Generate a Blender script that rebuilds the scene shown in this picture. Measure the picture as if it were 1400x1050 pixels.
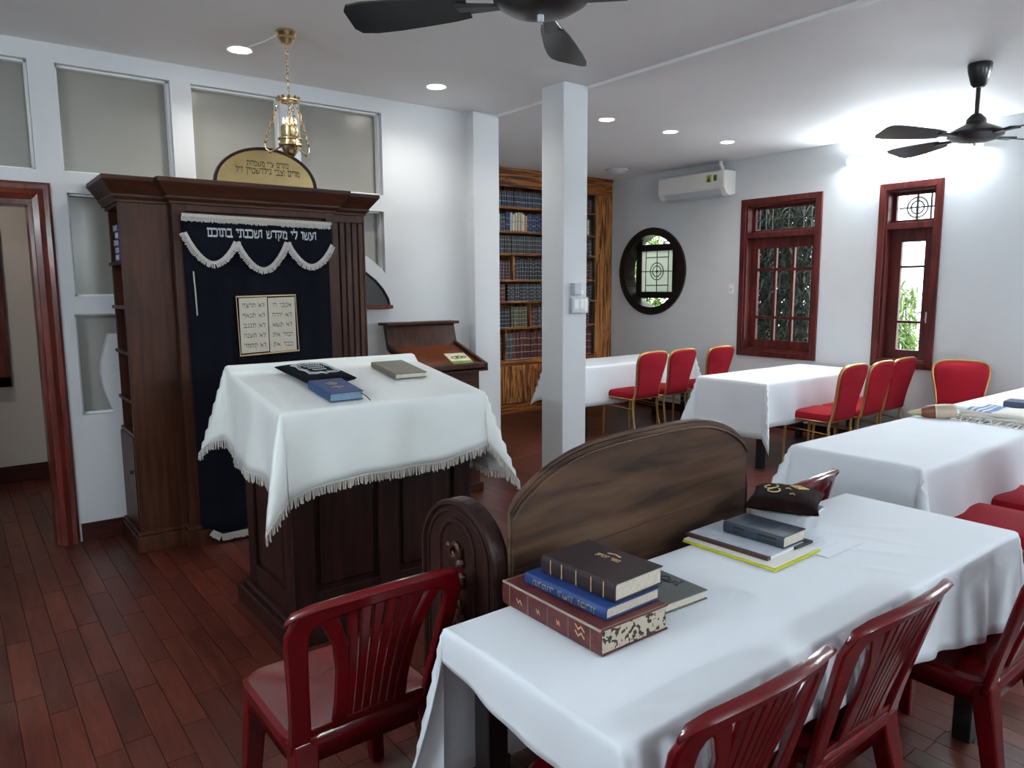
import bpy, bmesh, math, random
from mathutils import Vector, Matrix

for o in list(bpy.data.objects): bpy.data.objects.remove(o)
random.seed(7)
SC = bpy.context.scene
COL = SC.collection
PI = math.pi

# ------------------------------------------------------------------ camera
FPX, YAW, PITCH, ROLL, EYE = 1001.8, .654854, .132042, -.00531, 1.58
_f = Vector((math.sin(YAW)*math.cos(PITCH), math.cos(YAW)*math.cos(PITCH), -math.sin(PITCH)))
_r = Vector((math.cos(YAW), -math.sin(YAW), 0)); _u = _r.cross(_f)
RT = _r*math.cos(ROLL) + _u*math.sin(ROLL)
UP = _u*math.cos(ROLL) - _r*math.sin(ROLL)
FW = _f
cam = bpy.data.cameras.new('camera'); camo = bpy.data.objects.new('camera', cam); COL.objects.link(camo)
cam.sensor_fit = 'HORIZONTAL'; cam.sensor_width = 36; cam.lens = FPX/1400*36
cam.clip_start = .02; cam.clip_end = 200
camo.matrix_world = Matrix(((RT.x, UP.x, -FW.x, 0), (RT.y, UP.y, -FW.y, 0), (RT.z, UP.z, -FW.z, EYE), (0, 0, 0, 1)))
SC.camera = camo

def proj(p):                                   # world point -> photo pixel (used to rank floor planks)
    v = Vector(p) - Vector((0, 0, EYE)); d = v.dot(FW)
    if d < .05: return None
    return 700 + FPX*v.dot(RT)/d, 525 - FPX*v.dot(UP)/d

# ------------------------------------------------------------------ world (overcast daylight) and exposure
wd = bpy.data.worlds.new('world'); SC.world = wd; wd.use_nodes = True
wd.node_tree.nodes['Background'].inputs[0].default_value = (.93, .97, 1, 1)
wd.node_tree.nodes['Background'].inputs[1].default_value = 3.0
SC.view_settings.view_transform = 'Standard'; SC.view_settings.look = 'None'
SC.view_settings.gamma = 1.0; SC.view_settings.use_curve_mapping = False
SC.view_settings.exposure = 1.25
TUBE_STRENGTH = 150.0            # fluorescent tubes
DOWN_POWER = 11.0               # recessed downlights, W
TUBE_COL = (.86, .95, 1.0)
DOWN_COL = (1.0, .94, .86)

# ------------------------------------------------------------------ mesh helpers
class MB:
    def __init__(s): s.v = []; s.f = []
    def add(s, vs, fs):
        n = len(s.v); s.v += [tuple(v) for v in vs]; s.f += [tuple(i+n for i in f) for f in fs]; return s
    def hexa(s, p):                            # p: 4 bottom pts (ccw from above), 4 top pts
        return s.add(p, [(3, 2, 1, 0), (4, 5, 6, 7), (0, 1, 5, 4), (1, 2, 6, 5), (2, 3, 7, 6), (3, 0, 4, 7)])
    def box(s, x0, x1, y0, y1, z0, z1):
        return s.hexa([(x0, y0, z0), (x1, y0, z0), (x1, y1, z0), (x0, y1, z0), (x0, y0, z1), (x1, y0, z1), (x1, y1, z1), (x0, y1, z1)])
    def quad(s, a, b, c, d): return s.add([a, b, c, d], [(0, 1, 2, 3)])
    def prism(s, poly, fn, t0, t1):            # poly (a,b) list; fn(a,b,t)->xyz
        n = len(poly)
        vs = [fn(a, b, t0) for a, b in poly] + [fn(a, b, t1) for a, b in poly]
        fs = [tuple(range(n))[::-1], tuple(range(n, 2*n))] + [(i, (i+1) % n, n+(i+1) % n, n+i) for i in range(n)]
        return s.add(vs, fs)
    def cyl(s, p0, p1, r0, r1=None, n=12): return s.tube([p0, p1], [r0, r0 if r1 is None else r1], n)
    def tube(s, pts, r, n=8, closed=False, caps=True):
        pts = [Vector(p) for p in pts]; m = len(pts)
        if not isinstance(r, (list, tuple)): r = [r]*m
        T = []
        for i in range(m):
            a = pts[(i-1) % m] if (closed or i > 0) else pts[i]
            b = pts[(i+1) % m] if (closed or i < m-1) else pts[i]
            d = (b-a); T.append(d.normalized() if d.length > 1e-9 else Vector((0, 0, 1)))
        nv = T[0].orthogonal().normalized(); vs = []
        for i in range(m):
            nv = (nv - T[i]*nv.dot(T[i]))
            nv = nv.normalized() if nv.length > 1e-6 else T[i].orthogonal().normalized()
            bv = T[i].cross(nv)
            for k in range(n):
                a = 2*PI*k/n; vs.append(pts[i] + (nv*math.cos(a) + bv*math.sin(a))*r[i])
        fs = []
        for i in range(m if closed else m-1):
            j = (i+1) % m
            for k in range(n): fs.append((i*n+k, i*n+(k+1) % n, j*n+(k+1) % n, j*n+k))
        if caps and not closed: fs += [tuple(range(n))[::-1], tuple(range((m-1)*n, m*n))]
        return s.add(vs, fs)
    def lathe(s, prof, c=(0, 0, 0), n=24, fn=None):     # prof (r,z) bottom to top
        vs = []; fs = []; m = len(prof)
        for r, z in prof:
            for k in range(n):
                a = 2*PI*k/n; p = (r*math.cos(a), r*math.sin(a), z)
                p = fn(*p) if fn else (p[0]+c[0], p[1]+c[1], p[2]+c[2]); vs.append(p)
        for i in range(m-1):
            for k in range(n): fs.append((i*n+k, i*n+(k+1) % n, (i+1)*n+(k+1) % n, (i+1)*n+k))
        fs += [tuple(range(n))[::-1], tuple(range((m-1)*n, m*n))]
        return s.add(vs, fs)
    def grid(s, fn, us, vs_, flip=False):
        nu, nv = len(us), len(vs_)
        vs = [fn(u, v) for v in vs_ for u in us]; fs = []
        for j in range(nv-1):
            for i in range(nu-1):
                q = (j*nu+i, j*nu+i+1, (j+1)*nu+i+1, (j+1)*nu+i)
                fs.append(q[::-1] if flip else q)
        return s.add(vs, fs)
    def ball(s, c, r, n=10, sc=(1, 1, 1)):
        m = max(5, n//2+1)
        pr = [(max(math.sin(PI*i/(m-1)), .02)*r, -math.cos(PI*i/(m-1))*r) for i in range(m)]
        return s.lathe(pr, n=n, fn=lambda x, y, z: (c[0]+x*sc[0], c[1]+y*sc[1], c[2]+z*sc[2]))
    def build(s, name, mat, parent=None, smooth=False, bevel=0, seg=2, world=False, solid=0, sub=0, angle=None):
        me = bpy.data.meshes.new(name)
        off = Vector((0, 0, 0))
        if world and parent:
            p = parent
            while p: off += p.location; p = p.parent
        me.from_pydata([(v[0]-off.x, v[1]-off.y, v[2]-off.z) for v in s.v], [], s.f); me.update()
        bm = bmesh.new(); bm.from_mesh(me); bmesh.ops.recalc_face_normals(bm, faces=bm.faces) if not solid else None
        bm.to_mesh(me); bm.free()
        if smooth:
            me.polygons.foreach_set('use_smooth', [True]*len(me.polygons))
            me.set_sharp_from_angle(angle=angle or math.radians(40)); me.update()
        me.materials.append(mat)
        o = bpy.data.objects.new(name, me); COL.objects.link(o)
        if parent: o.parent = parent
        if solid:
            md = o.modifiers.new('thickness', 'SOLIDIFY'); md.thickness = solid; md.offset = 0
        if bevel:
            md = o.modifiers.new('bevel', 'BEVEL'); md.width = bevel; md.segments = seg; md.limit_method = 'ANGLE'; md.angle_limit = math.radians(35)
        if sub:
            md = o.modifiers.new('subdivision', 'SUBSURF'); md.levels = sub; md.render_levels = sub
        return o

def tag(o, label, cat, group=None):
    o['label'] = label; o['category'] = cat
    if group: o['group'] = group
    return o
def thing(name, label, cat, loc=(0, 0, 0), rz=0, group=None):
    o = bpy.data.objects.new(name, None); COL.objects.link(o)
    o.location = loc; o.rotation_euler = (0, 0, rz); o.empty_display_size = .1
    return tag(o, label, cat, group)
def struct(o, label=None):
    o['kind'] = 'structure'
    if label: o['label'] = label
    return o
def dup(root, loc=None, rz=None, label=None, group=None, scale=None):
    r = root.copy(); COL.objects.link(r)
    if loc is not None: r.location = loc
    if rz is not None: r.rotation_euler = (0, 0, rz)
    if scale: r.scale = (scale,)*3
    if label: r['label'] = label
    if group: r['group'] = group
    for ch in list(root.children):
        c = ch.copy(); COL.objects.link(c); c.parent = r
        for g in list(ch.children):
            d = g.copy(); COL.objects.link(d); d.parent = c
    return r
def lerp(a, b, t): return a+(b-a)*t
def lin(a, b, n): return [a+(b-a)*i/(n-1) for i in range(n)]
def arc(cx, cy, r, a0, a1, n): return [(cx+r*math.cos(lerp(a0, a1, i/(n-1))), cy+r*math.sin(lerp(a0, a1, i/(n-1)))) for i in range(n)]
def rrect(w, d, r, n=4):
    out = []
    for cx, cy, a in ((w/2-r, d/2-r, 0), (-w/2+r, d/2-r, PI/2), (-w/2+r, -d/2+r, PI), (w/2-r, -d/2+r, 1.5*PI)):
        out += arc(cx, cy, r, a, a+PI/2, n)
    return out

# ------------------------------------------------------------------ materials (all procedural)
def nmat(name):
    m = bpy.data.materials.new(name); m.use_nodes = True
    nt = m.node_tree; return m, nt, nt.nodes['Principled BSDF']
def s2l(c): return tuple((x/12.92 if x <= .04045 else ((x+.055)/1.055)**2.4) for x in c)
def rgb(r, g, b): return s2l((r/255, g/255, b/255))
def mat(name, col, rough=.5, metal=0, var=.08, scale=8, bump=0, bscale=60, sheen=0, emit=0, ecol=None, trans=0, spec=None, coat=0):
    m, nt, b = nmat(name); N = nt.nodes; L = nt.links
    b.inputs['Roughness'].default_value = rough; b.inputs['Metallic'].default_value = metal
    if spec is not None: b.inputs['Specular IOR Level'].default_value = spec
    if coat: b.inputs['Coat Weight'].default_value = coat; b.inputs['Coat Roughness'].default_value = .12
    if sheen: b.inputs['Sheen Weight'].default_value = sheen; b.inputs['Sheen Roughness'].default_value = .4
    if trans: b.inputs['Transmission Weight'].default_value = trans
    if emit: b.inputs['Emission Color'].default_value = (*(ecol or col), 1); b.inputs['Emission Strength'].default_value = emit
    tc = N.new('ShaderNodeTexCoord')
    nz = N.new('ShaderNodeTexNoise'); nz.inputs['Scale'].default_value = scale; nz.inputs['Detail'].default_value = 4
    L.new(tc.outputs['Object'], nz.inputs['Vector'])
    mr = N.new('ShaderNodeMapRange'); mr.inputs[1].default_value = .3; mr.inputs[2].default_value = .7
    mr.inputs[3].default_value = 1-var; mr.inputs[4].default_value = 1+var
    L.new(nz.outputs['Fac'], mr.inputs[0])
    mx = N.new('ShaderNodeVectorMath'); mx.operation = 'SCALE'; mx.inputs[0].default_value = col
    L.new(mr.outputs[0], mx.inputs['Scale']); L.new(mx.outputs[0], b.inputs['Base Color'])
    if bump:
        n2 = N.new('ShaderNodeTexNoise'); n2.inputs['Scale'].default_value = bscale; n2.inputs['Detail'].default_value = 3
        L.new(tc.outputs['Object'], n2.inputs['Vector'])
        bp = N.new('ShaderNodeBump'); bp.inputs['Strength'].default_value = bump; bp.inputs['Distance'].default_value = .01
        L.new(n2.outputs['Fac'], bp.inputs['Height']); L.new(bp.outputs['Normal'], b.inputs['Normal'])
    return m
def wood(name, stops, sc=(12, 12, 1.2), rough=.35, detail=6, dist=.6, noise=3.0, island=0, objrand=0, bump=.05, coat=0, spec=.22):
    """stops: (pos, colour) list of the grain ramp; sc stretches the grain along one axis"""
    m, nt, b = nmat(name); N = nt.nodes; L = nt.links
    b.inputs['Roughness'].default_value = rough; b.inputs['Specular IOR Level'].default_value = spec
    if coat: b.inputs['Coat Weight'].default_value = coat; b.inputs['Coat Roughness'].default_value = .15
    tc = N.new('ShaderNodeTexCoord'); mp = N.new('ShaderNodeMapping'); mp.inputs['Scale'].default_value = sc
    if island or objrand:
        ge = N.new('ShaderNodeNewGeometry'); oi = N.new('ShaderNodeObjectInfo')
        ad = N.new('ShaderNodeMath'); ad.operation = 'ADD'
        L.new(ge.outputs['Random Per Island'], ad.inputs[0]); L.new(oi.outputs['Random'], ad.inputs[1])
        fr = N.new('ShaderNodeMath'); fr.operation = 'FRACT'; L.new(ad.outputs[0], fr.inputs[0])
        cb = N.new('ShaderNodeCombineXYZ')
        ml = N.new('ShaderNodeMath'); ml.operation = 'MULTIPLY'; ml.inputs[1].default_value = 37.0
        L.new(fr.outputs[0], ml.inputs[0]); L.new(ml.outputs[0], cb.inputs[0]); L.new(ml.outputs[0], cb.inputs[2])
        L.new(cb.outputs[0], mp.inputs['Location'])
    L.new(tc.outputs['Object'], mp.inputs['Vector'])
    nz = N.new('ShaderNodeTexNoise'); nz.inputs['Scale'].default_value = noise; nz.inputs['Detail'].default_value = detail
    nz.inputs['Distortion'].default_value = dist; L.new(mp.outputs[0], nz.inputs['Vector'])
    cr = N.new('ShaderNodeValToRGB'); e = cr.color_ramp.elements
    e[0].position = stops[0][0]; e[0].color = (*stops[0][1], 1); e[1].position = stops[-1][0]; e[1].color = (*stops[-1][1], 1)
    for p, c in stops[1:-1]:
        k = e.new(p); k.color = (*c, 1)
    L.new(nz.outputs['Fac'], cr.inputs[0])
    src = cr.outputs[0]
    if island or objrand:
        mr = N.new('ShaderNodeMapRange'); mr.inputs[3].default_value = 1-max(island, objrand); mr.inputs[4].default_value = 1+max(island, objrand)
        L.new(fr.outputs[0], mr.inputs[0])
        vm = N.new('ShaderNodeVectorMath'); vm.operation = 'SCALE'; L.new(src, vm.inputs[0]); L.new(mr.outputs[0], vm.inputs['Scale']); src = vm.outputs[0]
    L.new(src, b.inputs['Base Color'])
    if bump:
        bp = N.new('ShaderNodeBump'); bp.inputs['Strength'].default_value = bump; bp.inputs['Distance'].default_value = .004
        L.new(nz.outputs['Fac'], bp.inputs['Height']); L.new(bp.outputs['Normal'], b.inputs['Normal'])
    return m
def glass(name, col=(1, 1, 1), alpha=.12, rough=.03, k=.8):
    """thin pane: mostly see-through with a mirror-like surface"""
    m, nt, b = nmat(name); N = nt.nodes; L = nt.links
    tr = N.new('ShaderNodeBsdfTransparent'); tr.inputs[0].default_value = (*col, 1)
    gl = N.new('ShaderNodeBsdfGlossy'); gl.inputs['Roughness'].default_value = rough
    fz = N.new('ShaderNodeLayerWeight'); fz.inputs[0].default_value = .5
    pw_ = N.new('ShaderNodeMath'); pw_.operation = 'POWER'; pw_.inputs[1].default_value = 4.0; L.new(fz.outputs['Facing'], pw_.inputs[0])
    ad = N.new('ShaderNodeMath'); ad.operation = 'MULTIPLY_ADD'; ad.inputs[1].default_value = k; ad.inputs[2].default_value = alpha*.3; L.new(pw_.outputs[0], ad.inputs[0])
    mx = N.new('ShaderNodeMixShader'); L.new(ad.outputs[0], mx.inputs[0]); L.new(tr.outputs[0], mx.inputs[1]); L.new(gl.outputs[0], mx.inputs[2])
    L.new(mx.outputs[0], N['Material Output'].inputs[0]); return m
def emission(name, col, s):
    m, nt, b = nmat(name); b.inputs['Base Color'].default_value = (*col, 1)
    b.inputs['Emission Color'].default_value = (*col, 1); b.inputs['Emission Strength'].default_value = s; return m

MT = {}
MT['wall'] = mat('blue_grey_wall_paint', rgb(210, 214, 217), .6, var=.02, scale=2, bump=.03, bscale=150)
MT['ceiling'] = mat('white_ceiling_paint', rgb(238, 238, 238), .7, var=.02, scale=1.5)
MT['trimwhite'] = mat('white_gloss_trim', rgb(236, 238, 238), .4, var=.02)
MT['greypane'] = mat('grey_coated_pane', rgb(150, 149, 143), .25, var=.06, scale=1.5)
MT['plank'] = wood('red_brown_floorboard', [(.25, rgb(60, 24, 18)), (.5, rgb(76, 32, 23)), (.75, rgb(92, 43, 32))], sc=(14, 1.4, 3), rough=.36, island=.3, objrand=.3, bump=.06, spec=.4)
MT['subfloor'] = mat('dark_floor_joint', rgb(26, 14, 10), .8)
MT['doorwood'] = wood('red_stained_door_wood', [(.3, rgb(66, 24, 18)), (.6, rgb(104, 42, 32)), (.8, rgb(120, 54, 40))], sc=(10, 10, .9), rough=.3, coat=.3)
MT['windowwood'] = wood('dark_red_window_wood', [(.3, rgb(58, 22, 22)), (.6, rgb(88, 36, 34)), (.8, rgb(110, 52, 42))], sc=(8, 8, .9), rough=.35)
MT['ovalwood'] = mat('black_brown_window_wood', rgb(30, 22, 20), .3, var=.15)
MT['base'] = wood('dark_baseboard_wood', [(.3, rgb(38, 17, 14)), (.7, rgb(66, 30, 24))], sc=(1.2, 10, 10), rough=.35)
MT['arkwood'] = wood('dark_walnut_stain', [(.25, rgb(38, 19, 13)), (.5, rgb(60, 32, 21)), (.75, rgb(78, 44, 30))], sc=(9, 9, .8), rough=.42)
MT['arkwood_h'] = wood('dark_walnut_stain_across', [(.25, rgb(38, 19, 13)), (.5, rgb(60, 32, 21)), (.75, rgb(78, 44, 30))], sc=(.8, 9, 9), rough=.42)
MT['bimahwood'] = wood('dark_mahogany_stain', [(.25, rgb(26, 14, 13)), (.5, rgb(40, 22, 19)), (.75, rgb(54, 30, 26))], sc=(9, 9, .8), rough=.42)
MT['benchwood'] = wood('brown_plank_stain', [(.3, rgb(34, 21, 15)), (.42, rgb(60, 42, 31)), (.6, rgb(80, 58, 43)), (.8, rgb(96, 72, 54))], sc=(.8, 5, 6), rough=.45)
MT['pine'] = wood('burnt_pine', [(.3, rgb(40, 18, 8)), (.44, rgb(92, 50, 24)), (.52, rgb(152, 100, 56)), (.7, rgb(184, 128, 74))], sc=(6, 6, .4), rough=.4, dist=2.4, noise=3.2)
MT['pine_h'] = wood('burnt_pine_across', [(.3, rgb(40, 18, 8)), (.44, rgb(92, 50, 24)), (.52, rgb(142, 86, 42)), (.7, rgb(170, 110, 56))], sc=(.4, 6, 6), rough=.4, dist=2.4, noise=3.2)
MT['cloth'] = mat('white_tablecloth', rgb(226, 233, 240), .75, var=.015, scale=5, bump=.04, bscale=220, sheen=.1)
MT['satin'] = mat('ivory_satin_cloth', rgb(228, 234, 232), .45, var=.02, scale=4, sheen=.15)
MT['fringe'] = mat('silver_grey_fringe', rgb(190, 186, 180), .6, var=.2, scale=120)
MT['navy'] = mat('navy_velvet', rgb(7, 10, 20), .9, var=.2, scale=14, bump=.05, bscale=200, spec=.15)
MT['silverthread'] = mat('silver_thread', rgb(196, 200, 206), .45, metal=.2, var=.15, scale=150)
MT['goldthread'] = mat('gold_thread', rgb(206, 176, 128), .45, metal=.2, var=.15, scale=150)
MT['parchment'] = mat('cream_embroidered_panel', rgb(200, 194, 178), .8, var=.04, scale=30)
MT['ink'] = mat('dark_ink', rgb(58, 52, 46), .7)
MT['brass'] = mat('polished_brass', rgb(208, 186, 142), .25, metal=1, var=.1, scale=20)
MT['plaque'] = mat('brushed_brass_plate', rgb(150, 132, 92), .34, metal=.85, var=.12, scale=6)
MT['redplastic'] = mat('glossy_red_plastic', rgb(88, 4, 11), .2, var=.05, scale=4, spec=.55)
MT['redfabric'] = mat('crimson_fabric', rgb(140, 15, 32), .88, var=.06, scale=90, bump=.05, bscale=400, spec=.2)
MT['gold'] = mat('champagne_gold_metal', rgb(196, 162, 104), .35, metal=.85, var=.06)
MT['black'] = mat('black_metal', rgb(22, 22, 24), .35, var=.1)
MT['fan'] = mat('black_fan_enamel', rgb(30, 30, 33), .3, var=.1)
MT['whiteplastic'] = mat('white_plastic', rgb(236, 236, 232), .35, var=.02)
MT['greyplastic'] = mat('pale_grey_plastic', rgb(190, 196, 202), .4, var=.02)
MT['pages'] = mat('cream_page_edges', rgb(206, 198, 180), .8, var=.1, scale=160)
MT['paper'] = mat('white_paper', rgb(232, 232, 230), .8, var=.02)
MT['glass'] = glass('window_glass')
def frosted(name, col):
    m, nt, b = nmat(name); N = nt.nodes; L = nt.links
    tl = N.new('ShaderNodeBsdfTranslucent'); tl.inputs[0].default_value = (*col, 1); df = N.new('ShaderNodeBsdfDiffuse'); df.inputs[0].default_value = (*col, 1)
    mx = N.new('ShaderNodeMixShader'); mx.inputs[0].default_value = .25; L.new(tl.outputs[0], mx.inputs[1]); L.new(df.outputs[0], mx.inputs[2]); L.new(mx.outputs[0], N['Material Output'].inputs[0]); return m
MT['frost'] = frosted('frosted_glass', (.72, .76, .69))
MT['downlens'] = emission('lit_downlight_lens', DOWN_COL, 22)
MT['tube'] = emission('lit_fluorescent_tube', TUBE_COL, TUBE_STRENGTH)
# ------------------------------------------------------------------ the shell of the room
YW, YB, XW, ZC = 5.19, 7.20, 7.26, 3.0
X0, Y0 = -1.7, -2.6
def holed(mb, fn, a0, a1, b0, b1, holes, t0, t1, skip=()):
    """slab in the a/b plane from depth t0 (seen face) to t1 with rectangular holes"""
    A = sorted({a0, a1, *[h[0] for h in holes], *[h[1] for h in holes]})
    B = sorted({b0, b1, *[h[2] for h in holes], *[h[3] for h in holes]})
    for i in range(len(A)-1):
        for j in range(len(B)-1):
            ca, cb = (A[i]+A[i+1])/2, (B[j]+B[j+1])/2
            if any(h[0] < ca < h[1] and h[2] < cb < h[3] for h in holes): continue
            for t in (t0, t1):
                mb.quad(fn(A[i], B[j], t), fn(A[i+1], B[j], t), fn(A[i+1], B[j+1], t), fn(A[i], B[j+1], t))
    for h in holes:
        c = [(h[0], h[2]), (h[1], h[2]), (h[1], h[3]), (h[0], h[3])]
        for k in range(4):
            p, q = c[k], c[(k+1) % 4]
            if p[1] == q[1] == b0: continue
            mb.quad(fn(*p, t0), fn(*q, t0), fn(*q, t1), fn(*p, t1))
    return mb

# floor: dark sub-floor with separate boards on it
fl = struct(MB().box(X0, XW, Y0, 7.75, -.12, -.012).build('floor', MT['subfloor']))
PW, PL = .0935, .57
pm = MB().hexa([(-PW/2+.001, -PL/2+.0005, -.012), (PW/2-.001, -PL/2+.0005, -.012), (PW/2-.001, PL/2-.0005, -.012), (-PW/2+.001, PL/2-.0005, -.012),
                (-PW/2+.0011, -PL/2+.0011, 0), (PW/2-.0011, -PL/2+.0011, 0), (PW/2-.0011, PL/2-.0011, 0), (-PW/2+.0011, PL/2-.0011, 0)])
planks = []
blocked = [(1.12, 2.05, 3.05, 3.6), (1.2, 2.1, 1.6, 2.3), (1.0, 2.75, .95, 1.4), (3.5, 5.2, 1.5, 2.05), (5.5, 7.0, 3.6, 4.2), (.82, 2.35, 4.7, 5.2), (5.2, 6.9, 5.6, 6.1)]
nc = int((XW-X0)/PW)+1
for i in range(nc):
    x = X0+.008+PW*(i+.5)
    if x > XW-.02: continue
    y = Y0 - random.choice((0, .19, .38)) - random.random()*.04
    while y < 7.5:
        cy = y+PL/2; y += PL
        if x < 3.79-.03 and cy > 5.32 and x > .62: continue
        a = proj((x, cy-.28, 0)); b = proj((x, cy+.28, 0)); sc_ = 0
        if a and b and (0 < a[0] < 1400 and 560 < a[1] < 1120 or 0 < b[0] < 1400 and 560 < b[1] < 1050):
            c = proj((x+PW, cy, 0)); d = proj((x, cy, 0)); sc_ = abs(a[1]-b[1])*abs(c[0]-d[0])
            if any(q[0] < x < q[1] and q[2] < cy < q[3] for q in blocked): sc_ = 0
            if d[0] > 620 and cy < 1.0 and x < 2.2: sc_ = 0
        planks.append((sc_, x, cy))
planks.sort(reverse=True)
pmesh = None; rest = MB()
for k, (s_, x, cy) in enumerate(planks):
    dz = (random.random()-.5)*.0008
    if k < 300 and s_ > 0:
        if pmesh is None:
            o = pm.build('plank', MT['plank'], fl); pmesh = o.data
        else:
            o = bpy.data.objects.new('plank', pmesh); COL.objects.link(o); o.parent = fl
        o.location = (x, cy, dz)
    else:
        rest.add([(v[0]+x, v[1]+cy, v[2]+dz) for v in pm.v], pm.f)
o = rest.build('planks', MT['plank'], fl); o['kind'] = 'stuff'
struct(MB().box(3.80, XW, 5.245, 5.27, -.01, .0035).build('trim_1', MT['pine_h']), 'thin light wood threshold strip across the floorboards')

# ceiling (main part, and the extension beyond the white strip)
struct(MB().box(X0, 3.80, Y0, 7.75, ZC, ZC+.12).build('ceiling', MT['ceiling']), 'white painted ceiling over the ark side')
struct(MB().box(3.80, XW+.2, Y0, 7.75, ZC-.004, ZC+.12).build('ceiling_extension', MT['ceiling']), 'white painted ceiling over the table side')
struct(MB().box(3.775, 3.815, Y0, 5.12, ZC-.022, ZC+.01).build('trim_2', MT['trimwhite'], bevel=.003), 'thin white strip along the ceiling joint')

# ark wall (decorative grid of recessed panes, doorway on the left)
fy = lambda a, b, t: (a, t, b)
panes = [(-.25, .486, 2.275, 2.893), (.622, 1.25, 2.275, 2.893), (1.375, 1.965, 2.275, 2.893), (2.10, 2.746, 2.285, 2.893),
         (.632, 1.2, 1.535, 2.152), (.62, 1.2, .80, 1.425), (2.3, 2.745, 1.69, 2.16)]
door = (-.47, .462, 0, 2.10)
w = MB(); holed(w, fy, X0, 3.53, 0, ZC, panes+[door], YW, YW+.13)
# curved fill in the lower corner of the pane at the right of the ark, and arc beside the lower left pane
poly = [(2.3, 1.69), (2.745, 1.69)] + [(2.745-.28+.28*math.cos(t)*1.0-.165*0, 1.69+.38*math.sin(t)) for t in lin(.05, PI/2, 8)] + [(2.3, 2.07)]
w.prism([(2.3, 1.69), (2.745, 1.69), (2.70, 1.735), (2.65, 1.775), (2.6, 1.81), (2.55, 1.838), (2.5, 1.86), (2.4, 1.89), (2.3, 1.9)], fy, YW, YW+.09)
w.prism([(.80, .80)] + [(.80-.06*math.sin(PI*k/10), lerp(.80, 1.3, k/10)) for k in range(1, 10)] + [(.80, 1.3), (1.2, 1.3), (1.2, .80)], fy, YW+.005, YW+.09)
wb = struct(w.build('wall_back', MT['wall']), 'pale blue grey wall with a grid of recessed grey panes behind the ark')
for k, (a0, a1, b0, b1) in enumerate(panes):
    f = MB(); t0, t1 = YW+.045, YW+.095
    for q in ((a0, a1, b0, b0+.012), (a0, a1, b1-.012, b1), (a0, a0+.014, b0, b1), (a1-.014, a1, b0, b1)):
        if k == 6 and q[3]-q[2] < .02 and q[2] < 2: continue
        f.box(q[0], q[1], t0, t1, q[2], q[3])
    wn = struct(f.build('window_%d' % (k+1), MT['trimwhite']), 'white frame of a fixed grey pane in the ark wall')
    MB().box(a0+.004, a1-.004, YW+.1, YW+.106, b0+.004, b1-.004).build('pane', MT['greypane'], wn)
# pilaster at the end of the ark wall, wall of the alcove behind
struct(MB().box(3.53, 3.79, 5.10, 7.75, 0, ZC).build('wall_pilaster', MT['wall'], bevel=.004), 'pale blue grey pilaster at the end of the ark wall')
struct(MB().box(3.525, 3.80, 5.088, 5.35, 0, .095).build('baseboard_pilaster', MT['base'], bevel=.004), 'dark wooden baseboard around the pilaster')
# bookcase-side wall, walls out of view
struct(MB().box(3.79, XW+.2, 7.6, 7.75, 0, ZC).build('wall_alcove', MT['wall']))
struct(MB().box(X0-.12, X0, Y0, 7.75, 0, ZC).build('wall_left', MT['wall']))
struct(MB().box(X0, XW+.2, Y0-.12, Y0, 0, ZC).build('wall_front', MT['wall']))
# window wall
fx = lambda a, b, t: (t, a, b)
W1 = (4.235, 5.085, .845, 2.475); W2 = (3.068, 3.522, .845, 2.475); OV = (6.475, 1.765, .545)
W3 = (.6, 1.45, .845, 2.475)
osq = (OV[0]-.62, OV[0]+.62, OV[1]-.62, OV[1]+.62)
w = MB(); holed(w, fx, Y0, 7.75, 0, ZC, [W1, W2, W3, osq], XW, XW+.18)
n = 48; ring = []; sq = []
for k in range(n):
    a = 2*PI*k/n; c, s_ = math.cos(a), math.sin(a); m_ = max(abs(c), abs(s_))
    ring.append((OV[0]+.50*c, OV[1]+.50*s_)); sq.append((OV[0]+.62*c/m_, OV[1]+.62*s_/m_))
for k in range(n):
    j = (k+1) % n
    for t in (XW, XW+.18): w.quad(fx(*ring[k], t), fx(*ring[j], t), fx(*sq[j], t), fx(*sq[k], t))
    w.quad(fx(*ring[k], XW), fx(*ring[j], XW), fx(*ring[j], XW+.18), fx(*ring[k], XW+.18))
struct(w.build('wall_right', MT['wall']), 'pale blue grey wall with the wooden windows')

# baseboards
struct(MB().box(.56, .80, YW-.014, YW, 0, .115).box(2.36, 3.53, YW-.014, YW, 0, .1).build('baseboard_back', MT['base'], bevel=.003), 'dark wooden baseboard along the ark wall')
struct(MB().box(XW-.014, XW, Y0, 7.1, 0, .1).build('baseboard_right', MT['base'], bevel=.003), 'dark wooden baseboard under the windows')

# free-standing square column
c = struct(MB().box(3.54, 3.772, 4.0, 4.24, 0, ZC).build('column', MT['wall'], bevel=.006), 'pale blue square column in the middle of the room')
MB().box(3.53, 3.782, 3.99, 4.25, 0, .095).build('baseboard', MT['base'], c, bevel=.004)

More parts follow.
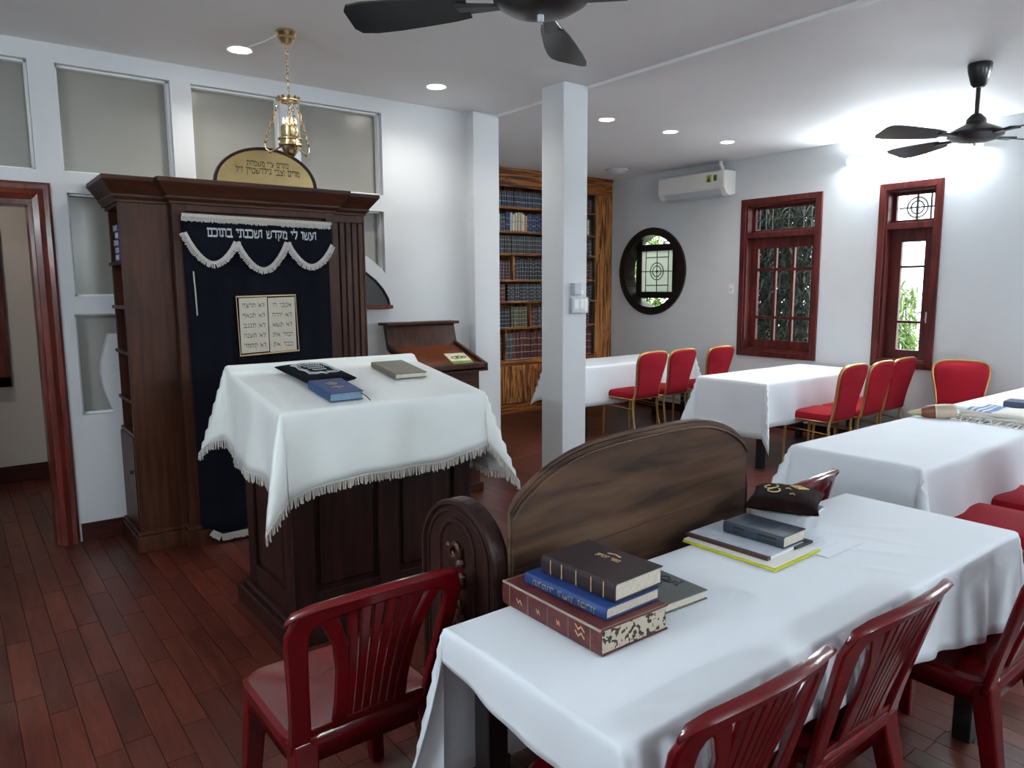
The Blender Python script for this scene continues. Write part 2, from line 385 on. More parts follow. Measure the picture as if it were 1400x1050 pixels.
# doorway frame, room beyond
df = MB()
prof = [(0, 0), (0, -.03), (.03, -.042), (.06, -.03), (.085, -.03), (.1, -.014), (.1, 0)]     # architrave section
def arch_side(mb, x0, sgn, z0, z1):
    for k in range(len(prof)-1):
        (a, d), (a2, d2) = prof[k], prof[k+1]
        mb.quad((x0+sgn*a, YW+d, z0), (x0+sgn*a2, YW+d2, z0), (x0+sgn*a2, YW+d2, z1+a2), (x0+sgn*a, YW+d, z1+a))
d1 = struct(MB().box(.425, .465, YW-.01, YW+.14, 0, 2.07).box(-.473, -.433, YW-.01, YW+.14, 0, 2.07).box(-.473, .465, YW-.01, YW+.14, 2.065, 2.105).build('door_1', MT['doorwood'], bevel=.003), 'open doorway framed in red stained wood')
a = MB(); arch_side(a, .448, 1, 0, 2.10); a.build('casing', MT['doorwood'], d1)
a = MB(); arch_side(a, -.456, -1, 0, 2.10); a.build('casing', MT['doorwood'], d1)
a = MB()
for k in range(len(prof)-1):
    (p, d), (p2, d2) = prof[k], prof[k+1]
    a.quad((-.456-p, YW+d, 2.10+p), (.448+p, YW+d, 2.10+p), (.448+p2, YW+d2, 2.10+p2), (-.456-p2, YW+d2, 2.10+p2))
a.build('casing', MT['doorwood'], d1)
struct(MB().box(X0, 3.53, 7.18, 7.3, 0, ZC).build('wall_beyond', mat('warm_white_wall_paint', rgb(200, 190, 180), .7, var=.02)), 'warm white wall of the next room seen through the doorway')
struct(MB().box(X0, 3.53, 7.165, 7.18, 0, .14).build('baseboard_beyond', MT['base'], bevel=.003), 'dark baseboard in the next room')
d2 = struct(MB().box(-.55, -.47, 7.13, 7.18, .85, 2.1).box(.29, .37, 7.13, 7.18, .80, 2.1).box(-.55, .37, 7.13, 7.18, 2.0, 2.1).box(-.55, .37, 7.13, 7.18, .80, .88).build('window_8', MT['doorwood'], bevel=.003), 'dark wooden window frame in the next room')
MB().box(-.47, .29, 7.15, 7.17, .88, 2.0).build('pane', MT['greypane'], d2)

# ------------------------------------------------------------------ wooden windows
def casing(mb, Wn, wd_=.062, dp=.022):
    a0, a1, b0, b1 = Wn; x = XW
    o = [(a0-wd_, b0-wd_), (a1+wd_, b0-wd_), (a1+wd_, b1+wd_), (a0-wd_, b1+wd_)]; i = [(a0, b0), (a1, b0), (a1, b1), (a0, b1)]
    for k in range(4):
        j = (k+1) % 4
        mb.prism([o[k], o[j], i[j], i[k]], fx, x-dp, x+.005)
    # jamb lining
    t = .02
    for q in ((a0, a0+t, b0, b1), (a1-t, a1, b0, b1), (a0+t, a1-t, b0, b0+t), (a0+t, a1-t, b1-t, b1)): mb.box(x, x+.17, q[0], q[1], q[2], q[3])
def bars(mb, pts, r=.006): mb.tube(pts, r, 6)
def scroll(mb, x, cy, cz, r, rr=.006, n=20): mb.tube([(x, cy+r*math.cos(2*PI*k/n), cz+r*math.sin(2*PI*k/n)) for k in range(n)], rr, 6, closed=True)
def make_window(num, Wn, label, ncol, zs, stile, muntin, irons):
    a0, a1, b0, b1 = Wn; m = MT['windowwood']
    f = MB(); casing(f, Wn); root = struct(f.build('window_%d' % num, m, bevel=.003), label)
    tz = 2.105
    MB().box(XW+.0, XW+.15, a0+.02, a1-.02, tz, tz+.06).build('transom', m, root, bevel=.004)
    xs = XW+.105
    # lower sash
    s = MB(); l0, l1, c0, c1 = a0+.02, a1-.02, b0+.02, tz
    top, bot = c1-zs[0], zs[-1]
    s.box(xs, xs+.04, l0, l0+stile, c0, c1).box(xs, xs+.04, l1-stile, l1, c0, c1).box(xs, xs+.04, l0+stile, l1-stile, zs[0], c1).box(xs, xs+.04, l0+stile, l1-stile, c0, zs[-1])
    sa = s.build('sash', m, root, bevel=.003)
    g0, g1 = l0+stile, l1-stile; wcol = (g1-g0)/ncol
    for z in zs[1:-1]: MB().box(xs+.006, xs+.034, g0, g1, z-muntin/2, z+muntin/2).build('muntin', m, sa)
    for k in range(1, ncol): MB().box(xs+.004, xs+.036, g0+k*wcol-muntin/2, g0+k*wcol+muntin/2, zs[-1], zs[0]).build('muntin', m, sa)
    for k in range(ncol):
        for j in range(len(zs)-1):
            MB().box(xs+.018, xs+.022, g0+k*wcol+muntin/2, g0+(k+1)*wcol-muntin/2, zs[j+1]+muntin/2*(j < len(zs)-2), zs[j]-muntin/2*(j > 0)).build('pane', MT['glass'], sa)
    # top light
    t = MB(); u0, u1 = tz+.06, b1-.02; e = .03
    t.box(xs, xs+.04, l0, l0+e, u0, u1).box(xs, xs+.04, l1-e, l1, u0, u1).box(xs, xs+.04, l0+e, l1-e, u0, u0+e).box(xs, xs+.04, l0+e, l1-e, u1-e, u1)
    to = t.build('top_light', m, root, bevel=.003)
    MB().box(xs+.018, xs+.022, l0+e, l1-e, u0+e, u1-e).build('pane', MT['glass'], to)
    gi = MB(); xb = xs+.06; cy, cz = (l0+l1)/2, (u0+u1)/2
    irons(gi, xb, l0+e, l1-e, u0, u1, cy, cz); gi.build('iron_grille', MT['black'], root, smooth=True)
    h = MB(); yh = l0+.05 if num != 11 else l0+.04
    h.box(xs-.012, xs, l0+stile*.35, l0+stile*.35+.016, 1.22, 1.32).cyl((xs-.012, l0+stile*.35+.008, 1.25), (xs-.035, l0+stile*.35+.008, 1.25), .006, n=8)
    h.build('latch', MT['greyplastic'], root, smooth=True)
    for z in (b0+.06, tz-.09):
        MB().box(xs-.008, xs, l0+.012, l0+.024, z, z+.07).build('hinge', MT['greyplastic'], root)
    return root
def irons1(g, x, l0, l1, u0, u1, cy, cz):
    for k in (-.36, -.27, -.18, .20, .28, .36): bars(g, [(x, cy+k, u0), (x, cy+k, u1)], .007)
    bars(g, [(x, l0, cz), (x, l1, cz)], .005); bars(g, [(x, cy, u0), (x, cy, u1)], .006)
    scroll(g, x, cy, cz, .11); scroll(g, x, cy, cz, .065)
def irons2(g, x, l0, l1, u0, u1, cy, cz):
    c = cy+.01
    bars(g, [(x, l0, cz), (x, l1, cz)], .008); bars(g, [(x, c, u0), (x, c, u1)], .012); bars(g, [(x, c-.125, u0), (x, c-.125, u1)], .010)
    scroll(g, x, c, cz, .095, .008); scroll(g, x, c, cz, .06, .008); g.ball((x-.004, c, cz), .017, 10)
make_window(9, W1, 'dark red wooden window with nine panes below an iron grille light', 3, [1.99, 1.755, 1.22, .965], .075, .03, irons1)
make_window(10, W2, 'narrow dark red wooden window with three stacked panes', 1, [1.985, 1.75, 1.22, .95], .10, .022, irons2)
make_window(11, W3, 'dark red wooden window further along the right wall', 3, [1.99, 1.755, 1.22, .965], .075, .03, irons1)

# round window
rw = MB(); cy, cz, R0 = OV
nn = 56
for k in range(nn):
    a, b = 2*PI*k/nn, 2*PI*(k+1)/nn
    for (r0, t0, r1, t1) in ((.555, XW+.0, .555, XW-.03), (.555, XW-.03, .46, XW-.03), (.46, XW-.03, .46, XW+.17), (.46, XW+.17, .5, XW+.17)):
        rw.quad((t0, cy+r0*math.cos(a), cz+r0*math.sin(a)), (t0, cy+r0*math.cos(b), cz+r0*math.sin(b)), (t1, cy+r1*math.cos(b), cz+r1*math.sin(b)), (t1, cy+r1*math.cos(a), cz+r1*math.sin(a)))
ro = struct(rw.build('window_12', MT['ovalwood'], smooth=True), 'round window in a dark wooden ring with a square leaded sash')
s = MB(); xs = XW+.10; sy0, sy1, sz0, sz1 = cy-.245, cy+.285, cz-.26, cz+.265
e = .085
s.box(xs, xs+.04, sy0-e, sy0, sz0-e, sz1+e).box(xs, xs+.04, sy1, sy1+e, sz0-e, sz1+e).box(xs, xs+.04, sy0, sy1, sz0-e, sz0).box(xs, xs+.04, sy0, sy1, sz1, sz1+e)
so = s.build('sash', MT['ovalwood'], ro, bevel=.004)
MB().box(xs+.018, xs+.022, sy0, sy1, sz0, sz1).build('pane', MT['frost'], so)
MB().lathe([(.49, 0), (.49, .004)], n=48, fn=lambda x, y, z: (xs+.035+z, cy+x, cz+y)).build('glass_disc', MT['glass'], ro)
g = MB(); mc = (sy0+sy1)/2; mz = (sz0+sz1)/2; xg = xs+.012
for k in (-.20, 0, .20): bars(g, [(xg, mc+k*.95, sz0), (xg, mc+k*.95, sz1)], .006)
for k in (-.18, .18): bars(g, [(xg, mc-.19, mz+k), (xg, mc+.19, mz+k)], .006)
bars(g, [(xg, sy0, mz), (xg, sy1, mz)], .006); scroll(g, xg, mc, mz, .11, .006); scroll(g, xg, mc, mz, .07, .006); g.ball((xg, mc, mz), .018)
g.build('leading', MT['black'], so, smooth=True)
# ------------------------------------------------------------------ Hebrew stroke lettering (flat raised strokes)
HEB = {
 'א': (.75, [[(.02, 1), (.74, 0)], [(.70, 1), (.68, .62), (.5, .42)], [(.06, 0), (.08, .35), (.28, .62)]]),
 'ב': (.74, [[(.04, 1), (.58, 1), (.6, .9), (.6, 0)], [(0, 0), (.74, 0)]]),
 'ג': (.5, [[(.12, 1), (.4, 1), (.4, .35), (.48, 0)], [(.4, .35), (.04, 0)]]),
 'ד': (.7, [[(0, 1), (.7, 1)], [(.56, 1), (.56, 0)]]),
 'ה': (.7, [[(0, 1), (.66, 1), (.66, 0)], [(.1, .62), (.1, 0)]]),
 'ו': (.26, [[(0, 1), (.22, 1), (.22, 0)]]),
 'ז': (.36, [[(0, 1), (.36, 1)], [(.2, 1), (.16, 0)]]),
 'ח': (.72, [[(0, 1), (.72, 1)], [(.62, 1), (.62, 0)], [(.1, 1), (.1, 0)]]),
 'ט': (.72, [[(0, 1), (.06, .1), (.16, 0), (.56, 0), (.68, .2), (.68, .9), (.4, 1), (.34, .7)]]),
 'י': (.24, [[(0, 1), (.2, 1), (.2, .58)]]),
 'כ': (.64, [[(0, 1), (.46, 1), (.6, .82), (.6, .18), (.46, 0), (0, 0)]]),
 'ל': (.62, [[(.06, 1.42), (.06, 1), (.58, 1), (.58, .66), (.3, 0)]]),
 'מ': (.74, [[(.06, 0), (.2, .95), (.04, 1)], [(.2, .8), (.46, 1), (.7, .8), (.7, 0), (.42, 0)]]),
 'ם': (.72, [[(.02, 1), (.66, 1), (.66, 0), (.1, 0), (.1, 1)]]),
 'נ': (.46, [[(.1, 1), (.4, 1), (.4, 0), (0, 0)]]),
 'ן': (.26, [[(0, 1), (.22, 1), (.22, -.36)]]),
 'ע': (.66, [[(.02, 1), (.12, .9), (.42, .16)], [(.6, 1), (.6, .5), (.44, .12), (.02, -.1)]]),
 'פ': (.66, [[(.2, .56), (.02, .6), (.02, 1), (.46, 1), (.6, .82), (.6, 0), (0, 0)]]),
 'ף': (.62, [[(.2, .6), (.02, .64), (.02, 1), (.46, 1), (.58, .84), (.58, -.36)]]),
 'צ': (.66, [[(.02, 1), (.6, .04)], [(.6, 1), (.56, .64), (.36, .48)], [(.62, 0), (0, 0)]]),
 'ק': (.68, [[(0, 1), (.64, 1), (.64, .6), (.4, .1)], [(.12, .62), (.12, -.36)]]),
 'ר': (.62, [[(0, 1), (.46, 1), (.6, .84), (.6, 0)]]),
 'ש': (.86, [[(.02, 1), (.14, 0), (.58, 0), (.8, .24), (.82, 1)], [(.42, 1), (.38, .56), (.12, .3)]]),
 'ת': (.76, [[(.06, 1), (.58, 1), (.7, .86), (.7, 0)], [(.2, 1), (.2, .1), (.02, 0)]]),
 '״': (.3, [[(.05, 1.1), (.0, .8)], [(.25, 1.1), (.2, .8)]]), '׳': (.18, [[(.1, 1.1), (.04, .8)]]), ' ': (.42, []),
}
def stroke2d(mb, pts, w, fn, th=.0008):
    for k in range(len(pts)-1):
        (x0, y0), (x1, y1) = pts[k], pts[k+1]; dx, dy = x1-x0, y1-y0; l = math.hypot(dx, dy)
        if l < 1e-9: continue
        wk = w*(.6+.75*abs(dx)/l)/2; ex, ey = dx/l*wk*.7, dy/l*wk*.7; nx, ny = -dy/l*wk, dx/l*wk
        mb.prism([(x0-ex+nx, y0-ey+ny), (x0-ex-nx, y0-ey-ny), (x1+ex-nx, y1+ey-ny), (x1+ex+nx, y1+ey+ny)], fn, 0, th)
def heb_width(s, h, gap=.2): return sum(HEB[c][0]+gap for c in s)*h-gap*h
def hebrew(mb, s, cx, y, h, fn, width=None, wt=.15, gap=.2):
    """right-to-left line of letters centred on cx; fn(a,b,t) maps the plane"""
    W = heb_width(s, h, gap); sx = (width/W) if width else 1.0
    x = cx + W*sx/2
    for c in s:
        cw, st = HEB[c]; x -= cw*h*sx
        for p in st: stroke2d(mb, [(x+a*h*sx, y+b*h) for a, b in p], wt*h, fn)
        x -= gap*h*sx
    return mb

# ------------------------------------------------------------------ the ark (tall wooden cabinet)
AK = thing('ark_cabinet', 'tall dark walnut ark cabinet with moulded cornice and fluted side', 'cabinet', (1.585, 4.93, 0))
AF, AC_, AB = 4.74, 4.66, 5.185          # wing front, centre front, back
def arkpart(mb, name, m=None, par=None, bevel=.003, smooth=False): return mb.build(name, m or MT['arkwood'], par or AK, world=True, bevel=bevel, smooth=smooth)
# left wing with open shelves in its side, right wing fluted
arkpart(MB().box(.82, 1.09, AF, AF+.022, .1, 2.07), 'wing_front')
arkpart(MB().box(.84, 1.09, AB-.02, AB, .1, 2.07).box(1.07, 1.09, AF+.022, AB-.02, .1, 2.07), 'wing_back')
for z in (.1, .70, .90, 1.19, 1.46, 1.72, 2.05): arkpart(MB().box(.822, 1.07, AF+.022, AB-.02, z, z+.02), 'shelf', MT['arkwood_h'], bevel=.002)
sd = arkpart(MB().box(.815, .835, AF+.03, AB-.03, .13, .695), 'side_door')
MB().cyl((.815, AF+.09, .48), (.795, AF+.09, .48), .012, n=10).build('knob', MT['black'], sd, world=True, smooth=True)
# right wing: flat board with raised flutes
arkpart(MB().box(2.09, 2.35, AF+.012, AB, .1, 2.07), 'wing_panel')
for k in range(5):
    x0 = 2.118+.046*k; arkpart(MB().box(x0, x0+.034, AF-.004, AF+.014, .16, 2.02), 'flute', bevel=.006)
arkpart(MB().box(2.095, 2.112, AF-.004, AF+.014, .1, 2.07).box(2.338, 2.352, AF-.004, AF+.014, .1, 2.07).box(2.112, 2.338, AF-.004, AF+.013, 2.02, 2.07).box(2.112, 2.338, AF-.004, AF+.013, .1, .16), 'wing_frame')
# centre: stiles, head and doors behind the curtain
arkpart(MB().box(1.088, 1.165, AC_, AB, .1, 2.07).box(2.035, 2.098, AC_, AB, .1, 2.07), 'stile')
arkpart(MB().box(1.165, 2.035, AC_, AB, 2.03, 2.07).box(1.165, 2.035, AC_+.03, AC_+.05, .1, 2.03), 'door_panel')
# base plinth
pl = MB()
for (x0, x1, y0) in ((.79, 1.07, AF-.03), (1.06, 2.13, AC_-.03), (2.12, 2.38, AF-.03)): pl.box(x0, x1, y0, AB, 0, .10)
arkpart(pl, 'plinth', bevel=.005)
pl = MB()
for (x0, x1, y0) in ((.80, 1.08, AF-.02), (1.07, 2.12, AC_-.02), (2.11, 2.37, AF-.02)): pl.box(x0, x1, y0, AB, .10, .125)
arkpart(pl, 'plinth_moulding', bevel=.008)
# cornice: stacked profile following the broken front
def cornice_ring(e, z0, z1, e1):
    m = MB()
    def outline(e): return [(.82-e, AB), (.82-e, AF-e), (1.088-e, AF-e), (1.088-e, AC_-e), (2.098+e, AC_-e), (2.098+e, AF-e), (2.35+e, AF-e), (2.35+e, AB)]
    a, b = outline(e), outline(e1)
    vs = [(x, y, z0) for x, y in a] + [(x, y, z1) for x, y in b]; n = len(a)
    m.add(vs, [tuple(range(n))[::-1], tuple(range(n, 2*n))] + [(i, (i+1) % n, n+(i+1) % n, n+i) for i in range(n)])
    return m
cz = MB()
for (e, z0, z1, e1) in ((.012, 2.07, 2.085, .012), (.012, 2.085, 2.10, .026), (.03, 2.10, 2.115, .03), (.03, 2.115, 2.185, .082), (.085, 2.185, 2.21, .085)):
    q = cornice_ring(e, z0, z1, e1); cz.add(q.v, q.f)
arkpart(cz, 'cornice', MT['arkwood_h'], bevel=.002)
# small foil boxes stacked on the upper side shelf
fo = mat('silver_blue_foil', rgb(186, 190, 204), .35, metal=.5, var=.35, scale=40); bl = mat('blue_box_card', rgb(40, 52, 104), .5)
for k in range(5):
    t = thing('foil_box', 'small silver and blue box, %s in the stack on the ark side shelf' % ('lowest', 'second lowest', 'middle one', 'second highest', 'topmost')[k], 'box', (.868+.004*(k % 2), 4.90+.006*((k*2) % 3), 1.7415+.0425*k), .05*(k % 3), 'foil boxes on the ark side shelf')
    MB().box(-.04, .04, -.055, .055, 0, .041).build('carton', bl, t, bevel=.004)
    MB().box(-.0415, -.039, -.04, .04, .006, .036).build('foil_front', fo, t, bevel=.002)
# semicircular brass plaque standing on the cornice
PQ = thing('arched_plaque', 'half-round brass plaque with dark rim and Hebrew lines on the ark', 'plaque', (1.655, 4.655, 2.21))
hw, hh = .322, .232
def pq(s, a0=0, a1=PI, n=32): return [(s[0]*math.cos(t), s[1]*math.sin(t)) for t in lin(a0, a1, n)]
fpl = lambda a, b, t: (a, t, b)
MB().prism(pq((hw, hh)), fpl, .0, .02).build('backing', MT['arkwood'], PQ, bevel=.002)
rim = MB()
o_, i_ = pq((hw, hh)), pq((hw-.016, hh-.016))
for k in range(len(o_)-1): rim.prism([o_[k], o_[k+1], i_[k+1], i_[k]], fpl, -.012, 0)
rim.prism([(-hw, 0), (hw, 0), (hw, .01), (-hw, .01)], fpl, -.012, 0); rim.build('rim', MT['bimahwood'], PQ)
MB().prism(pq((hw-.018, hh-.018)), fpl, -.004, 0).build('plate', MT['plaque'], PQ)
fq = lambda a, b, t: (a, -.0045-t, b)
tx = hebrew(MB(), 'נתרם ע״י משפחת', .01, .118, .026, fq, width=.26)
hebrew(tx, 'מרים וצבי גילדשטיין ז״ל', .01, .072, .03, fq, width=.40)
tx.build('lettering', MT['ink'], PQ)

# ------------------------------------------------------------------ curtain in front of the ark
CU = thing('ark_curtain', 'navy velvet ark curtain with scalloped silver-fringed valance and embroidered tablets', 'curtain', (1.585, 4.615, .05))
def cx_drape(x, z): return 4.625 + .006*math.sin((x-1.1)*23) + .004*math.sin((x-1.1)*41+1) + .012*(1-z/2.0)*math.sin((x-1.1)*17+.7)
zt = 2.0
MB().grid(lambda x, z: (lerp(1.128, 1.175, (zt-z)/1.95*1) if x < 1.14 else x, cx_drape(x, z), z), lin(1.128, 2.035, 70), lin(.07, zt, 24)).build('drape', MT['navy'], CU, world=True, smooth=True, solid=.008)
def strands(mb, pts, l, y, w=.006, dirs=None):
    for k, (x, z) in enumerate(pts):
        d = dirs[k] if dirs else (0, -1); r = random.uniform(.8, 1.1)
        nx, nz = -d[1]*w/2, d[0]*w/2
        yy = y(x, z) if callable(y) else y
        mb.hexa([(x-nx, yy-.004, z-nz), (x+nx, yy-.004, z+nz), (x+nx, yy, z+nz), (x-nx, yy, z-nz),
                 (x-nx+d[0]*l*r, yy-.006, z-nz+d[1]*l*r), (x+nx+d[0]*l*r, yy-.006, z+nz+d[1]*l*r), (x+nx+d[0]*l*r, yy-.001, z+nz+d[1]*l*r), (x-nx+d[0]*l*r, yy-.001, z-nz+d[1]*l*r)])
def fringe_band(name, pts, par, y, top=.016, l=.03, sp=.0085, m=None):
    """pts: (x,z) polyline; braid along it and strands at right angles below"""
    P = []; 
    for k in range(len(pts)-1):
        (x0, z0), (x1, z1) = pts[k], pts[k+1]; d = math.hypot(x1-x0, z1-z0); n = max(1, int(d/sp))
        for i in range(n):
            t = i/n; P.append(((lerp(x0, x1, t), lerp(z0, z1, t)), ((z1-z0)/d, -(x1-x0)/d)))
    b = MB()
    for k in range(len(pts)-1):
        (x0, z0), (x1, z1) = pts[k], pts[k+1]; d = math.hypot(x1-x0, z1-z0); nx, nz = -(z1-z0)/d*top, (x1-x0)/d*top
        b.hexa([(x0, y-.006, z0), (x1, y-.006, z1), (x1, y, z1), (x0, y, z0), (x0+nx, y-.006, z0+nz), (x1+nx, y-.006, z1+nz), (x1+nx, y, z1+nz), (x0+nx, y, z0+nz)])
    o = b.build(name, m or MT['fringe'], par, world=True)
    s = MB(); strands(s, [p for p, d in P], l, y, sp*.78, [d for p, d in P])
    t = s.build('fringe_strands', m or MT['fringe'], o, world=True); t['kind'] = 'stuff'
    return o
# valance cloth with three scallops
sc = [(1.13, 1.90, 1.43, 1.855, 1.70), (1.43, 1.855, 1.745, 1.862, 1.685), (1.745, 1.862, 2.05, 1.855, 1.71)]
low = []
for (xa, za, xb, zb, zl) in sc:
    for k in range(13):
        t = k/12; base = lerp(za, zb, t); sag = (min(za, zb)-zl)*math.sin(PI*t)**.85; low.append((lerp(xa, xb, t), base-sag))
def vz(x):
    for k in range(len(low)-1):
        if low[k][0] <= x <= low[k+1][0] and low[k+1][0] > low[k][0]: return lerp(low[k][1], low[k+1][1], (x-low[k][0])/(low[k+1][0]-low[k][0]))
    return low[-1][1]
xs_ = sorted({p[0] for p in low})
VA = MB().grid(lambda x, t: (x, 4.600+.004*math.sin(x*30)*(1-t), lerp(vz(x), 2.0, t)), xs_, lin(0, 1, 6)).build('valance', MT['navy'], CU, world=True, smooth=True, solid=.006)
fringe_band('valance_fringe', low, VA, 4.597, .018, .024)
fringe_band('heading_fringe', [(1.125, 1.995), (2.045, 1.985)], VA, 4.597, .018, .028)
fringe_band('hem_fringe', [(1.19, .085), (1.25, .045), (2.02, .055)], CU, 4.605, .014, .03)
MB().tube([(1.176, 4.612, 1.68), (1.18, 4.61, 1.56), (1.183, 4.611, 1.42)], .004, 6).build('edge_cord', MT['fringe'], CU, world=True)
fcu = lambda a, b, t: (a, 4.5945-t, b)
hebrew(MB(), 'ועשו לי מקדש ושכנתי בתוכם', 1.60, 1.888, .042, fcu, width=.67, wt=.2).build('lettering', MT['silverthread'], VA, world=True)
# embroidered tablets
ftb = lambda a, b, t: (a, 4.608-t, b)
TB = MB().prism([(1.42, 1.165), (1.795, 1.178), (1.785, 1.535), (1.412, 1.528)], ftb, 0, .003).build('tablet_cloth', MT['navy'], CU, world=True)
br = MB(); q = [(1.42, 1.165), (1.795, 1.178), (1.785, 1.535), (1.412, 1.528)]
for k in range(4): stroke2d(br, [q[k], q[(k+1) % 4]], .006, lambda a, b, t: (a, 4.604-t, b), .002)
br.build('border_cord', MT['goldthread'], TB, world=True)
ftp = lambda a, b, t: (a, 4.604-t, b)
for (a, b_) in ((1.427, 1.600), (1.606, 1.778)):
    MB().prism([(a, 1.178), (b_, 1.184), (b_, 1.523), (a, 1.518)], ftp, 0, .003).build('tablet', MT['parchment'], TB, world=True)
ftl = lambda a, b, t: (a, 4.6008-t, b)
tb = MB()
for k, (rg, lf) in enumerate((('אנכי ה׳', 'לא תרצח'), ('לא יהיה', 'לא תנאף'), ('לא תשא', 'לא תגנב'), ('זכור את', 'לא תענה'), ('כבד את', 'לא תחמד'))):
    z = 1.462-.062*k
    hebrew(tb, rg, 1.692, z, .021, ftl, width=.125); hebrew(tb, lf, 1.514, z, .021, ftl, width=.135)
tb.build('lettering', MT['ink'], TB, world=True)

# dark quarter fan ledge on the wall right of the ark
QL = thing('wall_ledge', 'dark quarter-round shelf piece on small red wooden ledge right of the ark', 'shelf', (2.6, 5.17, 1.42))
MB().prism([(2.36, 1.445), (2.755, 1.445), (2.745, 1.49), (2.70, 1.565), (2.64, 1.63), (2.56, 1.69), (2.45, 1.74), (2.36, 1.76)], fy, YW-.03, YW).build('quarter_panel', MT['black'], QL, world=True)
b = MB(); cr = [(2.755, 1.445), (2.745, 1.49), (2.70, 1.565), (2.64, 1.63), (2.56, 1.69), (2.45, 1.74), (2.36, 1.76)]
b.tube([(x, YW-.035, z) for x, z in cr], .009, 6); b.build('curved_rim', MT['ovalwood'], QL, world=True, smooth=True)
MB().box(2.352, 2.775, YW-.06, YW, 1.415, 1.443).build('ledge', MT['doorwood'], QL, world=True, bevel=.004)
MB().box(2.352, 2.46, YW-.05, YW, 1.29, 1.305).build('bracket', MT['black'], QL, world=True, bevel=.003)

# ------------------------------------------------------------------ bookcase
BK = thing('bookcase', 'tall built-in burnt pine bookcase with cupboards below', 'bookcase', (5.53, 7.35, 0))
def bk(mb, name, m=None, bevel=.003): return mb.build(name, m or MT['pine'], BK, world=True, bevel=bevel)
BX0, BX1 = 3.80, XW-.004
bk(MB().box(BX0, BX1, YB, YB+.03, 2.775, ZC-.006), 'top_fascia', MT['pine_h'])
bk(MB().box(BX0, BX1, YB-.015, YB, 2.955, ZC-.006), 'top_moulding', MT['pine_h'])
bk(MB().box(6.955, BX1, YB, YB+.03, .0, 2.775), 'stile')
bk(MB().box(BX0, 6.955, 7.54, 7.59, .13, 2.9), 'back_panel')
bk(MB().box(BX0, 6.955, YB+.01, 7.54, 0, .125), 'plinth', MT['pine_h'])
SHZ = [2.53, 2.24, 1.972, 1.652, 1.388, 1.068, .66]
for z in SHZ: bk(MB().box(BX0, 6.955, YB+.01, 7.54, z-.012, z+.012), 'shelf', MT['pine_h'], .002)
DIV = [(3, 5.575), (5, 5.835), (6, 5.445), (3, 6.5), (5, 6.6)]
for r, x in DIV: bk(MB().box(x-.011, x+.011, YB+.012, 7.53, SHZ[r]+.012, SHZ[r-1]-.012), 'divider', None, .002)
bk(MB().box(BX0, 6.955, YB, YB+.02, .60, .66), 'cupboard_rail', MT['pine_h'])
for k in range(8):
    x0 = 3.81+.393*k; x1 = x0+.385
    d = bk(MB().box(x0, x0+.07, YB-.006, YB+.014, .13, .6).box(x1-.07, x1, YB-.006, YB+.014, .13, .6).box(x0+.07, x1-.07, YB-.006, YB+.014, .13, .19).box(x0+.07, x1-.07, YB-.006, YB+.014, .54, .6), 'cupboard_door')
    MB().box(x0+.07, x1-.07, YB+.004, YB+.012, .19, .54).build('door_panel', MT['pine'], d, world=True, bevel=.003)
# books: one shared mesh per kind, one object per volume
def spine_mesh(kind, m, mb_, bands):
    b = MB(); b.box(-.5, .5, 0, 1, 0, 1); me = bpy.data.meshes.new('book'); me.from_pydata(b.v, [], b.f); me.materials.append(m); return me
SP = {}
def spine_mat(name, col, band, rough=.45, nb=5):
    """leather spine with gilt cross bands (bands lie across the spine at set heights)"""
    m, nt, b = nmat(name); N = nt.nodes; L = nt.links; b.inputs['Roughness'].default_value = rough
    tc = N.new('ShaderNodeTexCoord'); sx = N.new('ShaderNodeSeparateXYZ'); L.new(tc.outputs['Generated'], sx.inputs[0])
    ml = N.new('ShaderNodeMath'); ml.operation = 'MULTIPLY'; ml.inputs[1].default_value = nb; L.new(sx.outputs['Z'], ml.inputs[0])
    fr = N.new('ShaderNodeMath'); fr.operation = 'FRACT'; L.new(ml.outputs[0], fr.inputs[0])
    lt = N.new('ShaderNodeMath'); lt.operation = 'LESS_THAN'; lt.inputs[1].default_value = .14; L.new(fr.outputs[0], lt.inputs[0])
    nz = N.new('ShaderNodeTexNoise'); nz.inputs['Scale'].default_value = 14; L.new(tc.outputs['Generated'], nz.inputs['Vector'])
    m2 = N.new('ShaderNodeMath'); m2.operation = 'MULTIPLY'; L.new(lt.outputs[0], m2.inputs[0]); L.new(nz.outputs['Fac'], m2.inputs[1])
    oi = N.new('ShaderNodeObjectInfo'); mr = N.new('ShaderNodeMapRange'); mr.inputs[3].default_value = .75; mr.inputs[4].default_value = 1.3; L.new(oi.outputs['Random'], mr.inputs[0])
    vm = N.new('ShaderNodeVectorMath'); vm.operation = 'SCALE'; vm.inputs[0].default_value = col; L.new(mr.outputs[0], vm.inputs['Scale'])
    mx = N.new('ShaderNodeMix'); mx.data_type = 'RGBA'; L.new(m2.outputs[0], mx.inputs[0]); L.new(vm.outputs[0], mx.inputs[6]); mx.inputs[7].default_value = (*band, 1)
    L.new(mx.outputs[2], b.inputs['Base Color']); return m
GILT = rgb(196, 170, 118); SILV = rgb(176, 182, 190)
